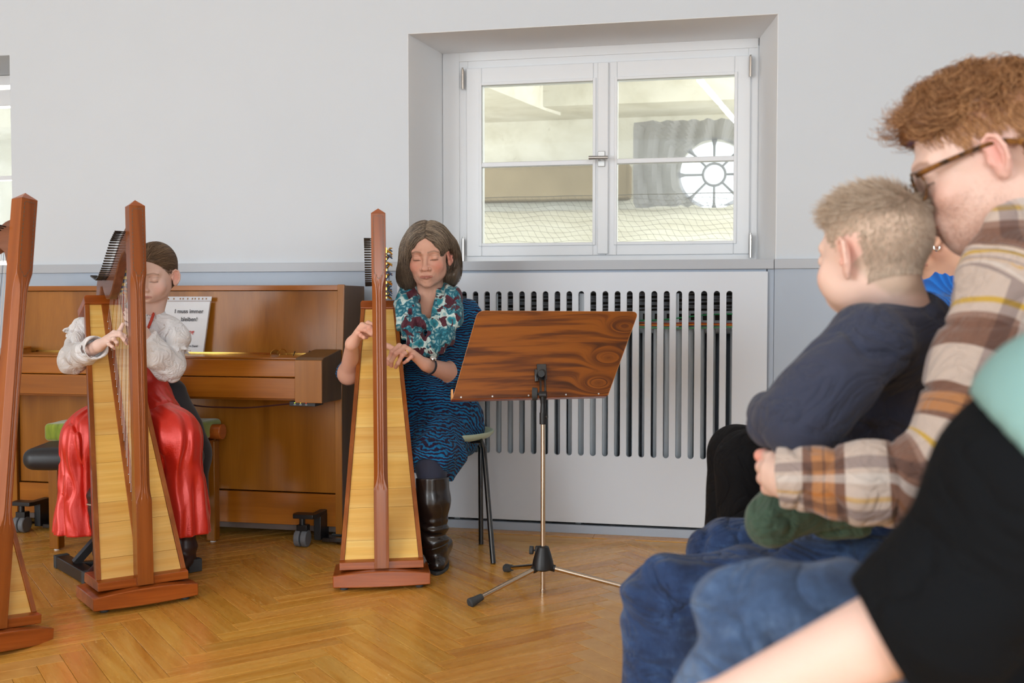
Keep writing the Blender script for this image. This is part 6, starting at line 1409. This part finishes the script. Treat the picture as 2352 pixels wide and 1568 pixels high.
    def uv(V):
        L1, L2 = np.linalg.norm(Eb-Sh), np.linalg.norm(Cf-Eb); d1 = unit(Eb-Sh); d2 = unit(Cf-Eb)
        t1 = (V-Sh) @ d1; t2 = (V-Eb) @ d2; dist1 = np.linalg.norm(V-Sh-np.clip(t1, 0, L1)[:, None]*d1, axis=1); dist2 = np.linalg.norm(V-Eb-np.clip(t2, 0, L2)[:, None]*d2, axis=1)
        w_ = np.clip((dist1-dist2)/.05+.5, 0, 1); u = t1*(1-w_)+(L1+t2)*w_
        B1 = basis(d1, _f); B2 = basis(d2, _f); ang = lambda V_, c_, B: np.arctan2((V_-c_) @ B[:, 1], -((V_-c_) @ B[:, 0]))
        v = ang(V, Sh, B1)*(1-w_)+ang(V, Eb, B2)*w_; tor = np.clip((np.minimum(dist1, dist2)-.085)/.02, 0, 1); tor = np.maximum(tor, np.clip(.5-t1/.05, 0, 1)*(dist1 <= dist2+.05))
        u = u*(1-tor)+(-V[:, 2]+1.2)*tor; v = v*(1-tor)+(V[:, 0]*12)*tor
        return np.stack([u, v*.075, 0*u], 1)
    t = NT('plaid_flannel'); s_ = t.n('SeparateXYZ'); t.l(t.n('Attribute', attribute_name='puv').outputs['Vector'], s_.inputs[0]); wob = t.noise(t.coords('Object'), 7, 2).outputs[0]
    u = t.val('FRACT', t.val('ADD', t.val('MULTIPLY', s_.outputs[0], 1/.235), t.val('MULTIPLY_ADD', wob, .06, .13))); v = t.val('FRACT', t.val('MULTIPLY_ADD', s_.outputs[1], 1/.19, .42))
    cr, br, og, yl, gy, dk = (208, 190, 178), (124, 88, 72), (184, 126, 78), (206, 168, 66), (150, 142, 140), (92, 68, 66)
    cu = t.ramp(u, [(0, br), (.055, og), (.115, dk), (.125, og), (.185, br), (.24, cr), (.43, yl), (.465, cr), (.53, (150, 118, 104)), (.57, br), (.76, cr)], 'CONSTANT')
    cv_ = t.ramp(v, [(0, (255, 255, 255)), (.18, (186, 182, 190)), (.30, (255, 255, 255)), (.52, (255, 226, 150)), (.56, (255, 255, 255)), (.62, (176, 172, 184)), (.72, (255, 255, 255))], 'CONSTANT')
    c = t.mix(.85, cu, cv_, 'MULTIPLY'); wh = t.ramp(v, [(0, (0, 0, 0)), (.34, (255, 255, 255)), (.42, (0, 0, 0))], 'CONSTANT'); c = t.mix(t.val('MULTIPLY', wh, .35), c, (236, 234, 230))
    tw = t.val('SINE', t.val('ADD', t.val('MULTIPLY', s_.outputs[0], 2300), t.val('MULTIPLY', s_.outputs[1], 2300))); c = t.mix(t.val('MULTIPLY_ADD', tw, .09, .09), c, (120, 104, 98)); t.l(c, t.b.inputs['Base Color']); wrinkle(t, t.noise(t.coords('Object'), 350, 2).outputs[0], 11, .008, .5); t.set(rough=.95, sheen=.3)
    so = npobj('plaid_shirt', [VS], t.m, T, {'puv': ('FLOAT_VECTOR', uv)})
    bp = snap(np.array([a(1826, 1138, 1.455)]), shirt, 4, .001)[0]; Bb = basis(unit(_C-bp)); Mb = Matrix.Translation(bp) @ Matrix([list(r_) for r_ in Bb]).to_4x4()
    obj('button', MB().lathe([(.0055, 0), (.0062, .0012), (.0045, .0024), (.004, .0016)], (0, 0, 0), 16, Mb), plain('button_navy', (40, 46, 66), .25), so, world=True)
    # jeans
    jm = jeans_mat('jeans_blue', (22, 40, 74), (40, 66, 110), (78, 112, 160))
    hp, k1, f1 = a(2330, 1365, 1.80), a(1530, 1378, 1.72), onz(1530, 2060); f1 = np.array([k1[0]-.03, k1[1]+.0, .09])
    k2 = a(1660, 1272, 2.02); f2 = np.array([k2[0]-.02, k2[1], .09])
    def jn(P):
        d = chain(P, [hp, a(1900, 1335, 1.74), k1], [.10, .078, .070], .05); d = smin(d, chain(P, [k1, (k1+f1)/2, f1], [.068, .062, .055], .03), .02)
        e = chain(P, [a(2330, 1290, 2.05), a(1950, 1275, 2.04), k2], [.10, .078, .066], .05); e = smin(e, chain(P, [k2, (k2+f2)/2, f2], [.066, .06, .055], .03), .02); d = smin(d, e, .03); d = smin(d, cap(P, hp, a(2330, 1290, 2.05), .12, .12), .06)
        r = np.linalg.norm(P-k1, axis=1); d = d+.005*np.exp(-(r/.16)**2)*np.sin(60*P[:, 2]+50*P[:, 0]+3*vnoise(P, 11, 2))+.003*vnoise(P, 15, 9)+crease(P, .010, 7, 2, (1, 1, 1.2), 5)
        return d
    Vj = netmesh(jn, *bbox([hp, k1, f1, k2, f2, a(2330, 1290, 2.05)], .15), .0075); jo = npobj('jeans', [Vj], jm, T)
    sm_ = plain('shoe_brown', (74, 52, 40), .5)
    for f_ in (f1, f2): shoe(T, f_*[1, 1, 0], f_*[1, 1, 0]+A3(-.17, -.02, 0), sm_)
boy(); man()
# ================================================================ WOMAN IN BLUE BEHIND, PERSON IN THE FOREGROUND
def lady():
    a = at; T = thing('person', 'woman in bright blue turtleneck and black trousers, mostly hidden behind the man', 'person', a(2200, 1000, 2.5)*[1, 1, 0])
    H = Head(2215, 545, 2.45, -80, 0, 0, .98); nb = a(2178, 648, 2.48)
    def hf(P): q = H.L(P); d = head_sdf(q, dict(jaw=.95)); return smin(smin(d, cap(P, H.W(0, -.03, -.05), nb, .05, .052), .02), cap(P, H.W(-.02, .0, -.08), nb+A3(-.02, 0, 0), .03, .035), .03)
    lobe = a(2152, 562, 2.40)
    V1 = netmesh(lambda P: smin(hf(P), cap(P, lobe+A3(.01, 0, .02), lobe, .007, .007), .01), *bbox([H.c, nb], .15), .004)
    hw = a(1768, 1195, 2.3)
    npobj('body', [V1], skin_mat('skin_lady', (214, 164, 136)), T, {'Col': ('FLOAT_COLOR', skin_col(H, (214, 166, 138), (180, 100, 96), (208, 136, 112), brow=(90, 64, 50)))})
    npobj('hair', [netmesh(lambda P: smax(ell(H.L(P), (0, -.02, .045), (.083, .105, .088)), -hairline(H.L(P), -.012, -.05), .005)*H.s+.002*vnoise(P, 60, 2), *bbox([H.c], .15), .005)], plain('hair_dark_brown', (74, 54, 40), .5, noise=.3, nscale=120, bump=.5), T)
    er = obj('earring', MB().tube([lobe+A3(.006*math.cos(q), 0, -.006+.0075*math.sin(q)) for q in [2*PI*i/20 for i in range(21)]], .0022, 8), M['chrome'], T, world=True)
    Sn = a(2150, 745, 2.35); Sf = a(2300, 740, 2.7)
    def sw(P):
        d = fcap(P, a(2215, 800, 2.52), a(2200, 1040, 2.6), .16, .15, (1, .3, 0), .85); d = smin(d, cap(P, Sn, Sf, .06, .06), .08); d = smin(d, cap(P, nb+A3(0, 0, -.01), a(2190, 770, 2.5), .06, .10), .06)
        d = smin(d, chain(P, [Sn, a(2120, 900, 2.35), a(2020, 1010, 2.3)], [.06, .055, .045], .03), .03)
        d = smin(d, cap(P, nb+A3(0, 0, -.03), nb+(H.c-nb)*.22+A3(0, 0, -.008), .062, .060), .012); return d+.0016*np.sin(P[:, 0]*520+P[:, 1]*300)
    sw2 = lambda P: smax(sw(P), -cap(P, nb+(H.c-nb)*.12, H.c, .053, .05), .004)
    Vs = netmesh(sw2, *bbox([Sn, Sf, nb, a(2200, 1040, 2.6), a(2020, 1010, 2.3)], .17), .0055)
    t = NT('blue_rib_knit'); cc = t.coords('Object'); sp_ = t.n('SeparateXYZ'); t.l(cc, sp_.inputs[0]); f = t.val('SINE', t.val('ADD', t.val('MULTIPLY', sp_.outputs[0], 560), t.val('MULTIPLY', sp_.outputs[1], 330))); t.l(t.mix(t.val('MULTIPLY_ADD', f, .5, .5), (8, 88, 176), (20, 122, 220)), t.b.inputs['Base Color']); t.bump(f, .6, .002); t.set(rough=.9, sheen=.2)
    npobj('turtleneck', [Vs], t.m, T)
    hp = a(2160, 1120, 2.55); k1 = a(1715, 1060, 2.30); k2 = a(1690, 1040, 2.48); f1 = A3(k1[0]-.02, k1[1], .08); f2 = A3(k2[0]-.03, k2[1], .08)
    def tr(P):
        d = chain(P, [hp, k1], [.10, .066], .03); d = smin(d, chain(P, [k1, f1+A3(0.02, 0, .2), f1], [.066, .06, .062], .02), .02); e = chain(P, [hp+A3(0, .15, 0), k2], [.10, .064], .03); e = smin(e, chain(P, [k2, f2], [.064, .06], .02), .02)
        return smin(d, e, .01)+folds(P, (.6, .3, -.8), 42, .004, .7, 3, 7)*np.clip(1-np.linalg.norm(P-k1, axis=1)/.3, 0, 1)
    npobj('trousers', [netmesh(tr, *bbox([hp, k1, k2, f1, f2, hp+A3(0, .15, 0)], .12), .007)], cloth('trousers_black', (12, 12, 15), .85, .05, sheen=0, wr=8, spec=.2), T)
    for f_ in (f1, f2): shoe(T, f_*[1, 1, 0], f_*[1, 1, 0]+A3(-.15, -.02, 0), M['black_rubber'], .038)
def front_person():
    a = at; T = thing('person', 'blurred person in the right foreground, black sleeve, teal top, blue jeans', 'person', a(2500, 1300, 1.0)*[1, 1, 0])
    El = a(2165, 1395, .82); Sh = a(2520, 980, .80); Wr = a(1640, 1640, .93); s0 = a(2040, 1456, .83)
    def arm(P): return smin(smin(fcap(P, s0+(El-s0)*.5, Wr, .036, .026, (0, 0, 1), .9), hand(P), .02), 9, 0)
    kn = [a(1560, 1690, .98), a(1565, 1710, .97), a(1575, 1730, .965), a(1590, 1750, .96)]
    fg = [[k+A3(-.035, .01, -.008), k+A3(-.052, .015, -.026), k+A3(-.056, .018, -.040)] for k in kn]
    hand = hand_sdf(Wr, kn, fg, [a(1610, 1670, .99), a(1560, 1660, 1.02), a(1530, 1680, 1.03)], r=.009, palm=.014)
    V1 = netmesh(arm, *bbox([s0, Wr, El]+kn+fg[3], .07), .004)
    H = Head(2900, 420, .96, -85, 5, 0, 1.0); nb = a(2830, 740, .98)
    def hf(P): return smin(head_sdf(H.L(P), {}), cap(P, H.W(0, -.03, -.05), nb, .052, .055), .02)
    V2 = netmesh(hf, *bbox([H.c, nb], .15), .005)
    npobj('body', hidden_arm([V1, V2], [El, a(2520, 1000, .82), nb]), skin_mat('skin_front', (236, 200, 186)), T, {'Col': ('FLOAT_COLOR', skin_col(H, (236, 200, 186), (190, 110, 104), (222, 160, 144), brow=(90, 70, 56)))})
    npobj('hair', [netmesh(lambda P: smax(ell(H.L(P), (0, -.02, .045), (.083, .105, .088)), -hairline(H.L(P), -.012, -.05), .005)*H.s+.002*vnoise(P, 60, 2), *bbox([H.c], .15), .006)], bpy.data.materials['hair_dark_brown'], T)
    def slv(P):
        d = chain(P, [Sh, a(2380, 1150, .80), El], [.072, .072, .058], .04); d = smin(d, chain(P, [El, s0], [.060, .047], .02), .03); d = smin(d, chain(P, [a(2760, 1000, 1.0), a(2600, 1560, 1.1)], [.14, .15], .04), .05); d = smin(d, cap(P, a(2380, 1480, .93), a(2230, 1600, .93), .10, .10), .05)
        d = smax(d, (P-s0) @ unit(s0-El)-.004, .004); return d+.004*vnoise(P, 12, 3)
    npobj('black_top', [netmesh(slv, *bbox([Sh, El, s0, a(2640, 1000, 1.0), a(2560, 1560, 1.1), a(2230, 1600, .93)], .17), .008)], cloth('sleeve_black', (15, 17, 20), .95, .1, sheen=0, wr=5, wd=.012, spec=.15), T)
    def tl(P):
        d = chain(P, [Sh, a(2462, 985, .785)], [.076, .078], .03); d = smin(d, cap(P, a(2830, 1000, .98), a(2680, 1560, 1.1), .165, .165), .05); return smax(d, (P-a(2330, 1010, .78)) @ unit(a(2230, 1090, .8)-a(2400, 940, .78)), .005)+.003*vnoise(P, 14, 5)
    npobj('teal_vest', [netmesh(tl, *bbox([Sh, a(2452, 985, .785), a(2620, 860, .95), a(2600, 1560, 1.1)], .18), .008)], cloth('vest_teal', (128, 168, 166), .9, .04, sheen=0), T)
    k = a(1745, 1424, 1.16); h1 = a(2560, 1640, 1.15); f1 = A3(k[0]-.16, k[1]-.02, .09); k2 = a(1800, 1500, 1.02)+A3(0, 0, -.06)
    def jn(P):
        d = chain(P, [h1, a(2080, 1480, 1.15), k], [.10, .080, .070], .05); d = smin(d, chain(P, [k, (k+f1)/2, f1], [.072, .066, .055], .03), .02); r = np.linalg.norm(P-k, axis=1)
        return d+.006*np.exp(-(r/.17)**2)*np.sin(50*P[:, 2]-60*P[:, 0]+3*vnoise(P, 9, 2))+.003*vnoise(P, 14, 9)+crease(P, .012, 5, 2, (1, 1, 1.2), 5)
    npobj('jeans', [netmesh(jn, *bbox([h1, k, f1], .14), .008)], jeans_mat('jeans_faded', (44, 62, 92), (66, 92, 130), (104, 132, 170)), T)
    shoe(T, f1*[1, 1, 0], f1*[1, 1, 0]+A3(-.17, -.02, 0), M['black_rubber'])
lady(); front_person()
